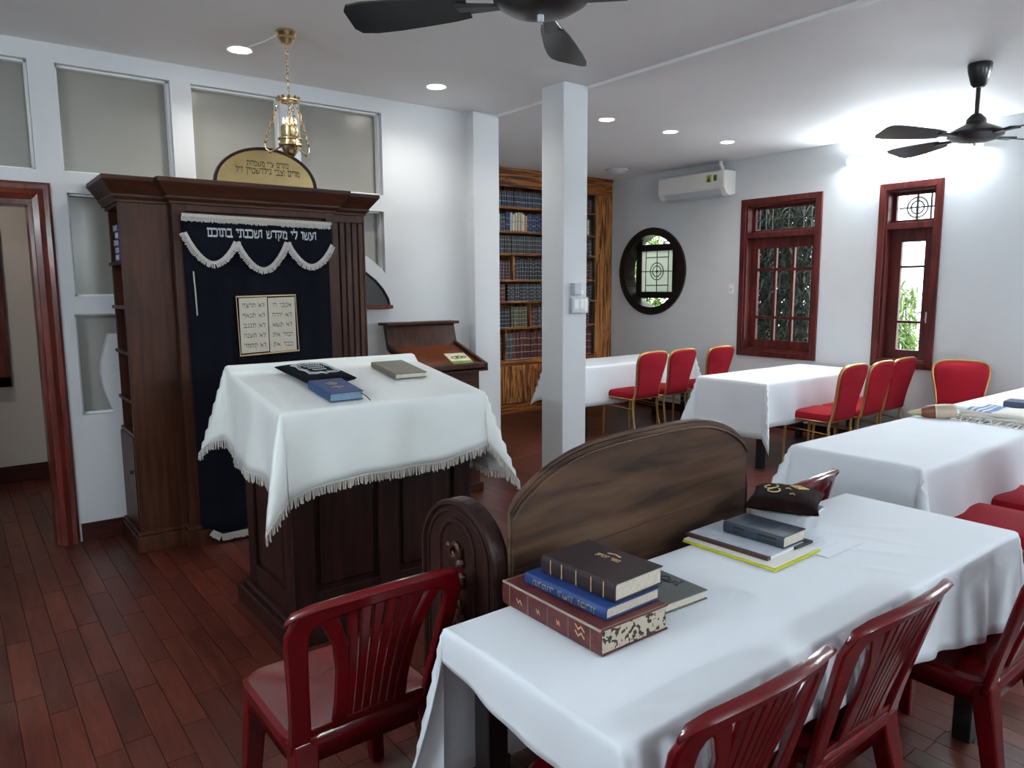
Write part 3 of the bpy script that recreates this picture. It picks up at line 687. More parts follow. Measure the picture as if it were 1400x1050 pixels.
BM = {'blue': spine_mat('dark_blue_spine', rgb(30, 40, 58), SILV, nb=3), 'slate': spine_mat('slate_spine', rgb(44, 56, 66), GILT, nb=4), 'black': spine_mat('black_spine', rgb(26, 26, 30), SILV, nb=5),
      'maroon': spine_mat('maroon_spine', rgb(74, 30, 36), GILT, nb=4), 'wine': spine_mat('wine_spine', rgb(60, 30, 42), GILT, nb=6), 'olive': spine_mat('olive_spine', rgb(70, 74, 58), GILT, nb=5),
      'white': spine_mat('white_spine', rgb(206, 206, 198), rgb(120, 130, 140), nb=2), 'cream': spine_mat('cream_spine', rgb(200, 194, 168), rgb(150, 120, 80), nb=2),
      'sky': spine_mat('pale_blue_spine', rgb(120, 148, 168), SILV, nb=3), 'navy': spine_mat('bright_navy_spine', rgb(28, 44, 104), SILV, nb=3), 'orange': spine_mat('orange_spine', rgb(206, 140, 104), SILV, nb=2)}
def book_mesh(m):
    # rounded spine facing the room, boards behind
    pr = [(-.5, 1), (-.5, .06)] + [(-.5*math.cos(PI*k/6), .06-.06*math.sin(PI*k/6)) for k in range(1, 6)] + [(.5, .06), (.5, 1)]
    b = MB().prism(pr, lambda a, c, t: (a, c, t), 0, 1); me = bpy.data.meshes.new('book'); me.from_pydata(b.v, [], b.f)
    bm = bmesh.new(); bm.from_mesh(me); bmesh.ops.recalc_face_normals(bm, faces=bm.faces); bm.to_mesh(me); bm.free()
    me.materials.append(m); return me
BME = {k: book_mesh(m) for k, m in BM.items()}
NAMES = {'blue': 'dark blue', 'slate': 'slate grey', 'black': 'black', 'maroon': 'maroon', 'wine': 'wine red', 'olive': 'olive green', 'white': 'white', 'cream': 'cream', 'sky': 'pale blue', 'navy': 'bright navy', 'orange': 'orange'}
ROWN = ['top', 'second', 'third', 'fourth', 'fifth', 'sixth', 'lowest']
TOPZ = [2.775]+SHZ[:-1]
random.seed(11)
def row(r, x0, x1, kinds, wmin, wmax, hmin, hmax, lean=0):
    x = x0; z = SHZ[r]+.012; gapz = TOPZ[r]-.012-z
    while x < x1:
        w = random.uniform(wmin, wmax); k = kinds(x) if callable(kinds) else random.choice(kinds)
        if x+w > x1: break
        h = gapz*random.uniform(hmin, hmax)
        o = bpy.data.objects.new('book', BME[k]); COL.objects.link(o)
        dp = random.uniform(.15, .17)
        o.location = (x+w/2, YB+.035+random.uniform(0, .008), z); o.scale = (w*.95, dp, h)
        tag(o, '%s bound volume on the %s shelf of the bookcase' % (NAMES[k], ROWN[r]), 'book', '%s volumes on the %s shelf' % (NAMES[k], ROWN[r]))
        x += w
XS, XE = 5.13, 6.945
row(0, XS, 6.72, ['blue'], .036, .037, .83, .85)
row(0, 6.74, XE, ['blue', 'white', 'black', 'wine'], .03, .05, .7, .85)
def k2(x): return ('white' if x < 5.38 else random.choice(['slate', 'sky']) if x < 5.46 else 'navy' if x < 5.52 else random.choice(['slate', 'sky', 'white']) if x < 5.58 else 'cream' if x < 5.77 else 'orange' if x < 5.80 else random.choice(['slate', 'navy', 'sky', 'black']))
row(1, XS, 6.72, k2, .03, .045, .74, .88)
row(1, 6.74, XE, ['wine', 'maroon', 'cream', 'black'], .03, .045, .75, .88)
row(2, XS, 6.72, ['slate'], .036, .037, .86, .88)
row(2, 6.74, XE, ['slate', 'blue'], .03, .045, .7, .86)
row(3, XS, 5.56, ['wine'], .038, .044, .76, .8)
row(3, 5.59, 6.48, lambda x: 'black' if x > 5.63 else 'maroon', .04, .046, .78, .88)
row(3, 6.52, XE, ['wine', 'maroon'], .04, .05, .78, .86)
row(4, XS, 5.5, ['maroon'], .036, .04, .86, .9)
row(4, 5.5, XE, lambda x: random.choice(['black', 'black', 'slate']), .036, .042, .86, .9)
row(5, XS, 5.55, ['black'], .044, .048, .78, .8)
row(5, 5.55, 5.815, ['olive'], .042, .046, .82, .85)
row(5, 5.855, 6.58, lambda x: 'maroon' if x < 5.9 else random.choice(['black', 'slate']), .04, .05, .8, .86)
row(5, 6.62, XE, ['wine', 'black'], .045, .05, .78, .84)
row(6, XS, 5.43, ['wine'], .046, .05, .82, .86)
row(6, 5.46, XE, lambda x: 'slate' if x < 5.53 else 'maroon', .052, .06, .86, .9)
# ------------------------------------------------------------------ draped cloths
def drape_fn(hx, hy, zt, dl, dr, df, db, amp=.012, frq=14, k=.45, flare=.05, ph=0., zfun=None, rr=.012, seed=0, creases=()):
    """flat cloth coordinates (s,t in -1..1 on the top, beyond that on the overhang) -> hanging point.
    dl/dr/df/db overhang at -x/+x/-y/+y, numbers or functions of the position along the edge"""
    g = lambda f, c: f(c) if callable(f) else f
    rs = random.Random(seed); p1, p2, p3 = rs.random()*6, rs.random()*6, rs.random()*6
    def pos(u, v, sn=0, tn=0):
        cu = max(-hx, min(hx, u)); cv = max(-hy, min(hy, v)); ax = abs(u)-hx if abs(u) > hx else 0.; by = abs(v)-hy if abs(v) > hy else 0.
        sx = 1 if u > 0 else -1; sy = 1 if v > 0 else -1
        z0 = zfun(cu, cv) if zfun else zt
        def bend(a): e = rr*(1-math.exp(-a/rr)); return e, a-e
        if ax and by:
            ro = math.hypot(ax, by); th = math.atan2(tn, sn); phi = min(th, PI/2-th)
            dn = ro*math.cos(k*phi); out = ro*math.sin(k*phi)*.9; e, dn = bend(dn)
            w = amp*1.2*math.sin(4*th)*min(1, ro/.2)
            x = cu+sx*(e*math.cos(th)+flare*dn*math.cos(th)+out*.707+w*.7); y = cv+sy*(e*math.sin(th)+flare*dn*math.sin(th)+out*.707-w*.7)
            return (x, y, z0-dn)
        if ax:
            e, dn = bend(ax); w = amp*(math.sin(v*frq+p1)+.5*math.sin(v*frq*2.3+p2))*min(1, dn/.25)
            return (cu+sx*(e+flare*dn+w+amp*.6*min(1, dn/.25)), cv, z0-dn)
        if by:
            e, dn = bend(by); w = amp*(math.sin(u*frq+p2)+.5*math.sin(u*frq*2.1+p3))*min(1, dn/.25)
            return (cu, cv+sy*(e+flare*dn+w+amp*.6*min(1, dn/.25)), z0-dn)
        wr = .0012*math.sin(u*9+p1)*math.sin(v*13+p2)
        for (x0, y0, x1, y1, h_, w_) in creases:      # soft wrinkle ridges
            dx, dy = x1-x0, y1-y0; l2 = dx*dx+dy*dy; q = max(0, min(1, ((u-x0)*dx+(v-y0)*dy)/l2)); d2 = (u-x0-q*dx)**2+(v-y0-q*dy)**2
            wr += h_*math.exp(-d2/(w_*w_))*math.sin(PI*min(1, max(.02, q)))
        return (cu, cv, z0+wr)
    def flat(s, t):
        u = s*hx if abs(s) <= 1 else 0; v = t*hy if abs(t) <= 1 else 0
        cs = max(-1, min(1, s)); ct = max(-1, min(1, t))
        if s < -1: u = -hx-(-s-1)*g(dl, ct*hy)
        if s > 1: u = hx+(s-1)*g(dr, ct*hy)
        if t < -1: v = -hy-(-t-1)*g(df, cs*hx)
        if t > 1: v = hy+(t-1)*g(db, cs*hx)
        return u, v
    return lambda s, t: pos(*flat(s, t), max(0, abs(s)-1), max(0, abs(t)-1))
OVR = [0, .03, .08, .16, .3, .45, .6, .75, .88, 1]
def axis(n): return [-1-o for o in OVR[:0:-1]] + lin(-1, 1, n) + [1+o for o in OVR[1:]]
def cloth_obj(name, fn, nx, ny, m, parent=None, thick=.003):
    return MB().grid(fn, axis(nx), axis(ny)).build(name, m, parent, smooth=True, solid=thick, angle=math.radians(60))

# ------------------------------------------------------------------ reading desk (bimah)
BI = thing('reading_desk', 'dark mahogany panelled reading desk under the fringed white cloth', 'desk', (1.585, 3.34, 0))
def bi(mb, name, par=None, bevel=.004, m=None): return mb.build(name, m or MT['bimahwood'], par or BI, world=True, bevel=bevel)
bx0, bx1, by0, by1 = 1.115, 2.055, 3.03, 3.65
bi(MB().box(bx0+.02, bx1-.02, by0+.02, by1-.02, .1, 1.0), 'carcass')
bi(MB().box(1.062, 2.108, 2.98, 3.70, 0, .09), 'plinth', bevel=.006)
bi(MB().box(1.085, 2.085, 3.0, 3.68, .09, .115), 'plinth_moulding', bevel=.01)
# frame stiles/rails and panels on the front and left
for (x0, x1) in ((bx0, bx0+.1), (1.535, 1.635), (bx1-.1, bx1)): bi(MB().box(x0, x1, by0, by0+.02, .115, 1.0), 'stile')
for (z0, z1) in ((.115, .215), (.93, 1.0)):
    for (x0, x1) in ((bx0+.1, 1.535), (1.635, bx1-.1)): bi(MB().box(x0, x1, by0, by0+.02, z0, z1), 'rail')
for (x0, x1) in ((bx0+.1, 1.535), (1.635, bx1-.1)): bi(MB().box(x0+.03, x1-.03, by0+.008, by0+.02, .245, .9), 'panel', bevel=.008)
for (y0, y1) in ((by0+.02, by0+.12), (by1-.1, by1)): bi(MB().box(bx0, bx0+.02, y0, y1, .115, 1.0), 'stile')
for (z0, z1) in ((.115, .215), (.93, 1.0)): bi(MB().box(bx0, bx0+.02, by0+.12, by1-.1, z0, z1), 'rail')
bi(MB().box(bx0+.008, bx0+.02, by0+.15, by1-.13, .245, .9), 'panel', bevel=.008)
# sloping top board
ZF, ZBk = 1.055, 1.165
bi(MB().hexa([(1.085, 2.99, ZF-.03), (2.095, 2.99, ZF-.03), (2.095, 3.69, ZBk-.03), (1.085, 3.69, ZBk-.03), (1.085, 2.99, ZF), (2.095, 2.99, ZF), (2.095, 3.69, ZBk), (1.085, 3.69, ZBk)]), 'top')
bi(MB().box(1.085, 2.095, 3.668, 3.688, ZBk-.02, ZBk+.018), 'back_lip')
def bz(u, v):
    t = (v+.35)/.7; z = lerp(ZF, ZBk, max(0, min(1, t)))+.005
    if v > .30: z += .032*min(1, (v-.30)/.03)
    return z
def dL(v): return .355+.03*math.sin(v*7+1)+.10*(v < -.2)*(-(v+.2))/.15*0
bcf = drape_fn(.515, .355, 0, lambda v: .36+.05*v, .42, lambda u: .325+.045*(-u/.515)+.02*math.sin(u*7), .3, amp=.016, frq=12, k=.42, flare=.06, zfun=bz, seed=3)
BC = cloth_obj('fringed_cloth', lambda s, t: (lambda p: (p[0], p[1], p[2]))(bcf(s, t)), 40, 36, MT['satin'])
BC.location = (1.59, 3.34, 0)
tag(BC, 'white satin cloth with silver fringe draped over the reading desk', 'tablecloth')
# fringe along the hem
hem = []
ax_, ay_ = axis(40), axis(36)
fine = lambda A, m: [lerp(A[i], A[i+1], j/m) for i in range(len(A)-1) for j in range(m)]+[A[-1]]
edges = [[(s, -2) for s in fine(ax_, 5)], [(2, t) for t in fine(ay_, 5)], [(s, 2) for s in fine(ax_, 5)[::-1]], [(-2, t) for t in fine(ay_, 5)[::-1]]]
fr = MB(); rnd = random.Random(5)
for e in edges:
    pts = [Vector(bcf(*q)) for q in e]
    L_ = 0; nxt = 0
    for i in range(len(pts)-1):
        a, b = pts[i], pts[i+1]; d = (b-a).length
        while nxt < L_+d and d > 1e-6:
            p = a.lerp(b, (nxt-L_)/d); tx = (b-a).normalized(); h = Vector((tx.x, tx.y, 0)); h = h.normalized()*.0026 if h.length > 1e-4 else Vector((.002, 0, 0))
            n_ = Vector((-h.y, h.x, 0))*.6; ln = rnd.uniform(.034, .046); sway = Vector((rnd.uniform(-.006, .006), rnd.uniform(-.006, .006), -ln))
            q = [p-h-n_, p+h-n_, p+h+n_, p-h+n_]
            fr.hexa([x+sway for x in q]+q); nxt += .0075
        L_ += d
f = fr.build('fringe', MT['fringe'], BC); f['kind'] = 'stuff'
bd = MB()
for e in edges: bd.tube([bcf(*q) for q in e], .0035, 5)
bd.build('braid', MT['fringe'], BC)
# glossy clear sheet lying on the cloth
cs = MB().grid(lambda x, y: (x, y, bz(0, y)+.0035), lin(-.505, .505, 12), lin(-.345, .295, 12)).build('clear_cover', glass('clear_table_cover', (1, 1, 1), .06, .05, .25))
cs.location = (1.59, 3.34, 0); tag(cs, 'clear plastic sheet lying on the white cloth of the reading desk', 'sheet')

# ------------------------------------------------------------------ books as things
def make_book(name, label, w, l, h, cover, loc, rz, cat='book', group=None, pages=None, spine='x-', tilt=None, bevel=.002):
    """lies flat; spine along the -x long side; w across, l along y"""
    t = thing(name, label, cat, loc, rz, group); c = .0035
    pr = [(w/2, c), (w/2, 0), (-w/2+.004, 0)] + [(-w/2+.004-.006*math.sin(PI*k/6), h/2-h/2*math.cos(PI*k/6)) for k in range(1, 6)] + [(-w/2+.004, h), (w/2, h), (w/2, h-c), (-w/2+.008, h-c), (-w/2+.004, h-c*2), (-w/2+.004, c*2), (-w/2+.008, c)]
    MB().prism(pr, lambda a, b, q: (a, q, b), -l/2, l/2).build('cover', cover, t, bevel=.0008)
    MB().box(-w/2+.0045, w/2-.004, -l/2+.004, l/2-.004, c, h-c).build('pages', pages or MT['pages'], t)
    if tilt: t.rotation_euler = (tilt[0], tilt[1], rz)
    return t
slope = math.atan2(ZBk-ZF, .7)
def on_desk(x, y): return (x, y, bz(0, y-3.34)+.006)
cov = lambda n, c, **k: mat(n, rgb(*c), k.pop('rough', .5), **k)
t = make_book('prayer_book', 'blue hardback book lying on the reading desk beside the pouch', .165, .235, .04, cov('blue_leather_cover', (38, 62, 108), var=.12, scale=30, bump=.05), on_desk(1.395, 3.16), .02, pages=mat('pale_blue_page_edges', rgb(120, 150, 172), .7, var=.1, scale=120), tilt=(slope, 0))
g = MB(); fb = lambda a, b, q: (a, b, .0401+q)
for pts in ([(-.02, .03), (.02, .03)], [(0, .06), (0, -.05)], [(-.025, .045), (0, .06), (.025, .045)], [(-.03, -.02), (.03, -.02)]): stroke2d(g, pts, .004, fb, .0006)
g.build('gilt_emblem', MT['goldthread'], t)
MB().tube([(.07, -.1175, .03), (.085, -.14, .02), (.10, -.155, .001)], .002, 6).build('ribbon', MT['navy'], t)
make_book('prayer_book', 'grey olive hardback book lying alone on the reading desk', .185, .27, .028, cov('olive_grey_cover', (98, 96, 84), var=.08, scale=25), on_desk(1.875, 3.43), -.0, tilt=(slope, 0))

# navy velvet pouch
def pillow(hx, hy, h, p=2.4, sag=None):
    def f(u, v):
        e = (1-abs(u)**p)*(1-abs(v)**p); return max(e, 0)**.42
    return f
def make_pouch(name, label, loc, rz, hx, hy, h, m, tilt=(0, 0), corner=.12, wob=.05, seed=1, zc=.5):
    rs = random.Random(seed); t = thing(name, label, 'pouch', loc, rz); t.rotation_euler = (tilt[0], tilt[1], rz)
    ph = [rs.random()*6 for _ in range(4)]; f = pillow(hx, hy, h)
    def pt(u, v, sgn):
        pin = 1-corner*(1-(abs(u)*abs(v))**1.5)*max(abs(u), abs(v))**3
        x = u*hx*pin; y = v*hy*pin
        w = 1+wob*math.sin(u*5+ph[0])*math.sin(v*4+ph[1])
        z = h*(zc + (f(u, v)*(1-zc)*w if sgn > 0 else -zc*f(u, v)**.7))
        return (x, y, z)
    us = [math.sin(PI/2*a) for a in lin(-1, 1, 25)]
    MB().grid(lambda u, v: pt(u, v, 1), us, us).grid(lambda u, v: pt(u, v, -1), us, us, True).build('bag', m, t, smooth=True, angle=math.radians(80))
    return t, pt
t, pt = make_pouch('velvet_pouch', 'navy velvet pouch with silver embroidery on the reading desk', (1.425, 3.46, bz(0, .12)+.006), .12, .135, .165, .05, MT['navy'], tilt=(slope, 0), seed=4)
e = MB()
def emb(mb, pt, pts, r, closed=False):
    mb.tube([tuple(Vector(pt(u, v, 1))+Vector((0, 0, .002))) for u, v in pts], r, 5, closed=closed)
shield = [(-.62, -.55), (-.4, -.62), (-.15, -.58), (0, -.68), (.15, -.58), (.4, -.62), (.62, -.55), (.6, -.25), (.68, 0), (.6, .3), (.66, .55), (.4, .6), (.2, .7), (0, .64), (-.2, .7), (-.4, .6), (-.66, .55), (-.6, .3), (-.68, 0), (-.6, -.25)]
emb(e, pt, shield, .0035, True); emb(e, pt, [(u*.84, v*.84) for u, v in shield], .002, True)
for k in range(4):
    v = .35-.2*k; w_ = .42-.05*k
    emb(e, pt, [(-w_+2*w_*i/14, v+.05*((-1)**i)) for i in range(15)], .002)
e.build('embroidery', MT['silverthread'], t)
MB().tube([(-.02, -.165, .02), (.06, -.175, .018), (.125, -.16, .022)], .006, 6).build('hem_roll', MT['navy'], t, smooth=True)

# ------------------------------------------------------------------ small lectern behind the desk
LE = thing('wooden_lectern', 'dark wooden lectern with sloping top and raised back rail by the pilaster', 'lectern', (2.94, 4.82, 0))
def le(mb, name, par=None, bevel=.004, m=None): return mb.build(name, m or MT['arkwood'], par or LE, world=True, bevel=bevel)
lx0, lx1, ly0, ly1, lz0, lz1 = 2.63, 3.25, 4.53, 4.97, .985, 1.135
def slab(x0, x1, y0, y1, dz0, dz1):
    zz = lambda y: lerp(lz0, lz1, (y-ly0)/(ly1-ly0))
    return MB().hexa([(x0, y0, zz(y0)+dz0), (x1, y0, zz(y0)+dz0), (x1, y1, zz(y1)+dz0), (x0, y1, zz(y1)+dz0), (x0, y0, zz(y0)+dz1), (x1, y0, zz(y0)+dz1), (x1, y1, zz(y1)+dz1), (x0, y1, zz(y1)+dz1)])
le(slab(lx0, lx1, ly0, ly1, -.03, -.008), 'desk_board', m=wood('red_brown_desk_wood', [(.3, rgb(78, 38, 22)), (.7, rgb(118, 62, 36))], sc=(1, 9, 9), rough=.3))
for q in ((lx0, lx0+.03, ly0, ly1), (lx1-.03, lx1, ly0, ly1), (lx0+.03, lx1-.03, ly0, ly0+.03)): le(slab(*q, -.04, .02), 'edge_rail')
le(MB().hexa([(lx0, ly1-.02, lz1-.03), (lx1, ly1-.02, lz1-.03), (lx1, ly1+.02, lz1-.03), (lx0, ly1+.02, lz1-.03), (lx0, ly1+.03, 1.29), (lx1, ly1+.03, 1.29), (lx1, ly1+.07, 1.29), (lx0, ly1+.07, 1.29)]), 'back_rail')
le(MB().box(lx0-.01, lx1+.02, ly1-.02, ly1+.13, 1.29, 1.312), 'cap_ledge')
le(MB().box(2.68, 3.20, 4.58, 5.0, .06, .975), 'body'); le(MB().box(2.66, 3.22, 4.56, 5.02, 0, .07), 'plinth')
le(MB().box(2.72, 3.16, 4.574, 4.582, .16, .88), 'front_panel', bevel=.006)
ls = math.atan2(lz1-lz0, ly1-ly0)
BKT = thing('booklet', 'thin green and cream illustrated booklet on the wooden lectern', 'booklet', (3.085, 4.67, lerp(lz0, lz1, (4.67-ly0)/(ly1-ly0))-.006), -.12)
BKT.rotation_euler = (ls, 0, -.12)
MB().box(-.085, .085, -.115, .115, 0, .006).build('pages', MT['paper'], BKT)
MB().box(-.085, .085, -.115, -.03, .006, .0066).build('printed_green', mat('printed_green_leaves', rgb(120, 150, 60), .4, var=.35, scale=40), BKT)
MB().box(-.085, .085, -.03, .115, .006, .0066).build('printed_cream', mat('printed_cream_cover', rgb(226, 222, 186), .4, var=.15, scale=40), BKT)
bt = MB()
for (x, y, r) in ((-.03, .03, .028), (.01, .035, .028), (.045, .03, .02)): bt.tube([(x+r*math.cos(2*PI*k/14), y+r*.7*math.sin(2*PI*k/14), .007) for k in range(14)], .004, 4, closed=True)
bt.build('printed_title', mat('printed_dark_green', rgb(46, 90, 60), .5), BKT)
# ------------------------------------------------------------------ long tables with white cloths
def make_table(loc, L_, W_, h, label, clabel, drops, seed, amp=.012, frq=14, k=.45, flare=.05, creases=(), n=(60, 26)):
    t = thing('long_table', label, 'table', (loc[0], loc[1], 0), 0, 'long tables under white cloths')
    m = MT['black']
    MB().box(-L_/2+.004, L_/2-.004, -W_/2+.004, W_/2-.004, h-.028, h-.004).build('tabletop', m, t, bevel=.003)
    MB().box(-L_/2+.06, L_/2-.06, -W_/2+.05, -W_/2+.07, h-.10, h-.028).box(-L_/2+.06, L_/2-.06, W_/2-.07, W_/2-.05, h-.10, h-.028).build('apron', m, t)
    for sx in (-1, 1):
        for sy in (-1, 1):
            x, y = sx*(L_/2-.075), sy*(W_/2-.075)
            MB().box(x-.03, x+.03, y-.03, y+.03, 0, h-.028).build('leg', m, t, bevel=.004)
    fn = drape_fn(L_/2, W_/2, h, *drops, amp=amp, frq=frq, k=k, flare=flare, seed=seed, creases=creases)
    c = cloth_obj('white_tablecloth', fn, n[0], n[1], MT['cloth'])
    c.location = (loc[0], loc[1], 0); tag(c, clabel, 'tablecloth', 'white tablecloths')
    return t, c
TH = .755
make_table((1.845, 1.15), 1.88, .585, TH, 'black-legged table nearest the camera under the stacked books', 'white cloth on the nearest table, under the stacked books',
           (lambda v: .13-.12*v, .30, lambda u: max(.20, .19+.165*u), .44), 21, amp=.011, frq=17, k=.26, flare=.03, n=(150, 60),
           creases=[(.30, .05, .42, -.17, .004, .012), (.44, .10, .56, -.20, .005, .013), (.52, .14, .70, -.10, .004, .012), (.36, -.06, .50, -.26, .0035, .012), (.22, -.12, .30, -.27, .003, .012), (.62, .05, .74, -.12, .003, .012)])
make_table((4.35, 1.757), 1.82, .635, TH, 'black-legged table carrying the folded shawl', 'white cloth on the table with the folded prayer shawl',
           (.25, .28, .36, .36), 22, amp=.012, frq=9, k=.5, flare=.09)
make_table((6.27, 3.91), 1.66, .70, TH, 'black-legged table in front of the nine-pane window', 'white cloth on the bare table by the nine-pane window',
           (lambda v: .50+.04*v, .12, .39, .3), 23, amp=.010, frq=9, k=.42, flare=.035)
make_table((6.05, 5.81), 1.78, .6, TH, 'black-legged table beside the bookcase', 'white cloth on the table beside the bookcase',
           (.42, .3, .43, .3), 24, amp=.008, frq=8, k=.42, flare=.03)
make_table((6.31, 1.80), 1.78, .635, TH, 'black-legged table at the right edge holding one dark book', 'white cloth on the right-hand table with one dark book',
           (.22, .02, .3, .3), 25, amp=.01, frq=9, k=.5, flare=.05)

# ------------------------------------------------------------------ red banquet chairs
def banquet(label, group):
    t = thing('banquet_chair', label, 'chair', (0, 0, 0), 0, group); g = MT['gold']
    pr = rrect(.43, .43, .07, 5)
    s = MB(); rings = [(1.0, .425), (1.02, .44), (1.02, .46), (.97, .482), (.85, .492), (.4, .498)]
    vs = []; n = len(pr)
    for k, z in rings: vs += [(x*k, y*k+.01, z) for x, y in pr]
    fs = [tuple(range(n))[::-1], tuple(range((len(rings)-1)*n, len(rings)*n))]
    for r in range(len(rings)-1): fs += [(r*n+i, r*n+(i+1) % n, (r+1)*n+(i+1) % n, (r+1)*n+i) for i in range(n)]
    s.add(vs, fs).build('seat', MT['redfabric'], t, smooth=True)
    # back pad: waisted below, wide and rounded at the top
    out = []
    for z, w in ((.43, .172), (.50, .168), (.56, .170), (.64, .180), (.72, .196), (.79, .208), (.835, .208), (.865, .198), (.885, .172), (.897, .12), (.902, .05)): out.append((w, z))
    poly = out + [(-w, z) for w, z in out[::-1]]
    by = lambda z: -.205-.10*((z-.43)/.47)**1.15
    fb = lambda x, z, q: (x, by(z)+q - .10*0 + .012*(1-(x/.21)**2)*-1, z)
    mid = MB(); N_ = len(poly)
    def ring(f, q): return [fb(x*f, .66+(z-.66)*f, q) for x, z in poly]
    R_ = [ring(.93, -.022), ring(1, -.012), ring(1, .014), ring(.9, .03)]
    vs = [p for r in R_ for p in r]; fs = []
    for r in range(3): fs += [(r*N_+i, r*N_+(i+1) % N_, (r+1)*N_+(i+1) % N_, (r+1)*N_+i) for i in range(N_)]
    h = len(out)
    for r, fl in ((0, True), (3, False)):
        for i in range(h-1):
            q = (r*N_+i, r*N_+i+1, r*N_+N_-2-i, r*N_+N_-1-i); fs.append(q if fl else q[::-1])
    mid.add(vs, fs).build('backrest', MT['redfabric'], t, smooth=True)
    MB().tube([fb(x, z, 0) for x, z in [(w*1.035, z*1.0+(.008 if z > .86 else 0)) for w, z in out] + [(-w*1.035, z+(.008 if z > .86 else 0)) for w, z in out[::-1]]], .0125, 8).build('back_frame', g, t, smooth=True)
    for sx in (-1, 1):
        MB().tube([(sx*.178, -.20, .44), (sx*.18, -.19, .36), (sx*.186, -.215, .18), (sx*.196, -.265, .0)], [.0125, .0125, .012, .011], 8).build('leg', g, t, smooth=True)
        MB().tube([(sx*.195, .20, .43), (sx*.2, .21, .2), (sx*.2, .215, 0)], [.0125, .0125, .011], 8).build('leg', g, t, smooth=True)
    MB().tube([(x*.97, y*.97+.01, .42) for x, y in pr], .011, 6, closed=True).build('seat_frame', g, t, smooth=True)
    MB().cyl((-.183, -.195, .31), (-.198, .205, .335), .006, n=6).build('stretcher', g, t, smooth=True)
    MB().cyl((.183, -.195, .31), (.198, .205, .335), .006, n=6).build('stretcher', g, t, smooth=True)
    MB().cyl((-.197, .205, .34), (.197, .205, .34), .006, n=6).build('stretcher', g, t, smooth=True)
    return t
G1, G2, G3 = 'red banquet chairs at the bookcase table', 'red banquet chairs at the nine-pane window table', 'red banquet chairs at the shawl table'
c0 = banquet('red gold-framed banquet chair nearest the column', G1)
c0.location = (5.72, 5.36, 0)
dup(c0, (6.20, 5.37, 0), .02, 'red gold-framed banquet chair, middle of three at the bookcase table', G1)
dup(c0, (6.82, 5.33, 0), -.04, 'red gold-framed banquet chair below the air conditioner', G1)
dup(c0, (6.06, 3.42, 0), 0, 'red gold-framed banquet chair in front at the nine-pane window table', G2)
dup(c0, (6.50, 3.40, 0), .02, 'red gold-framed banquet chair, middle of three at the nine-pane window table', G2)
dup(c0, (6.97, 3.42, 0), -.03, 'red gold-framed banquet chair beside the narrow window', G2)
dup(c0, (6.80, 2.56, 0), math.radians(115), 'red gold-framed banquet chair facing the room against the right wall', 'red banquet chairs by the right wall')
dup(c0, (3.86, 1.24, 0), 0, 'red gold-framed banquet chair with seat showing past the nearest table', G3)
dup(c0, (4.40, 1.24, 0), 0, 'red gold-framed banquet chair at the right edge under the shawl table', G3)

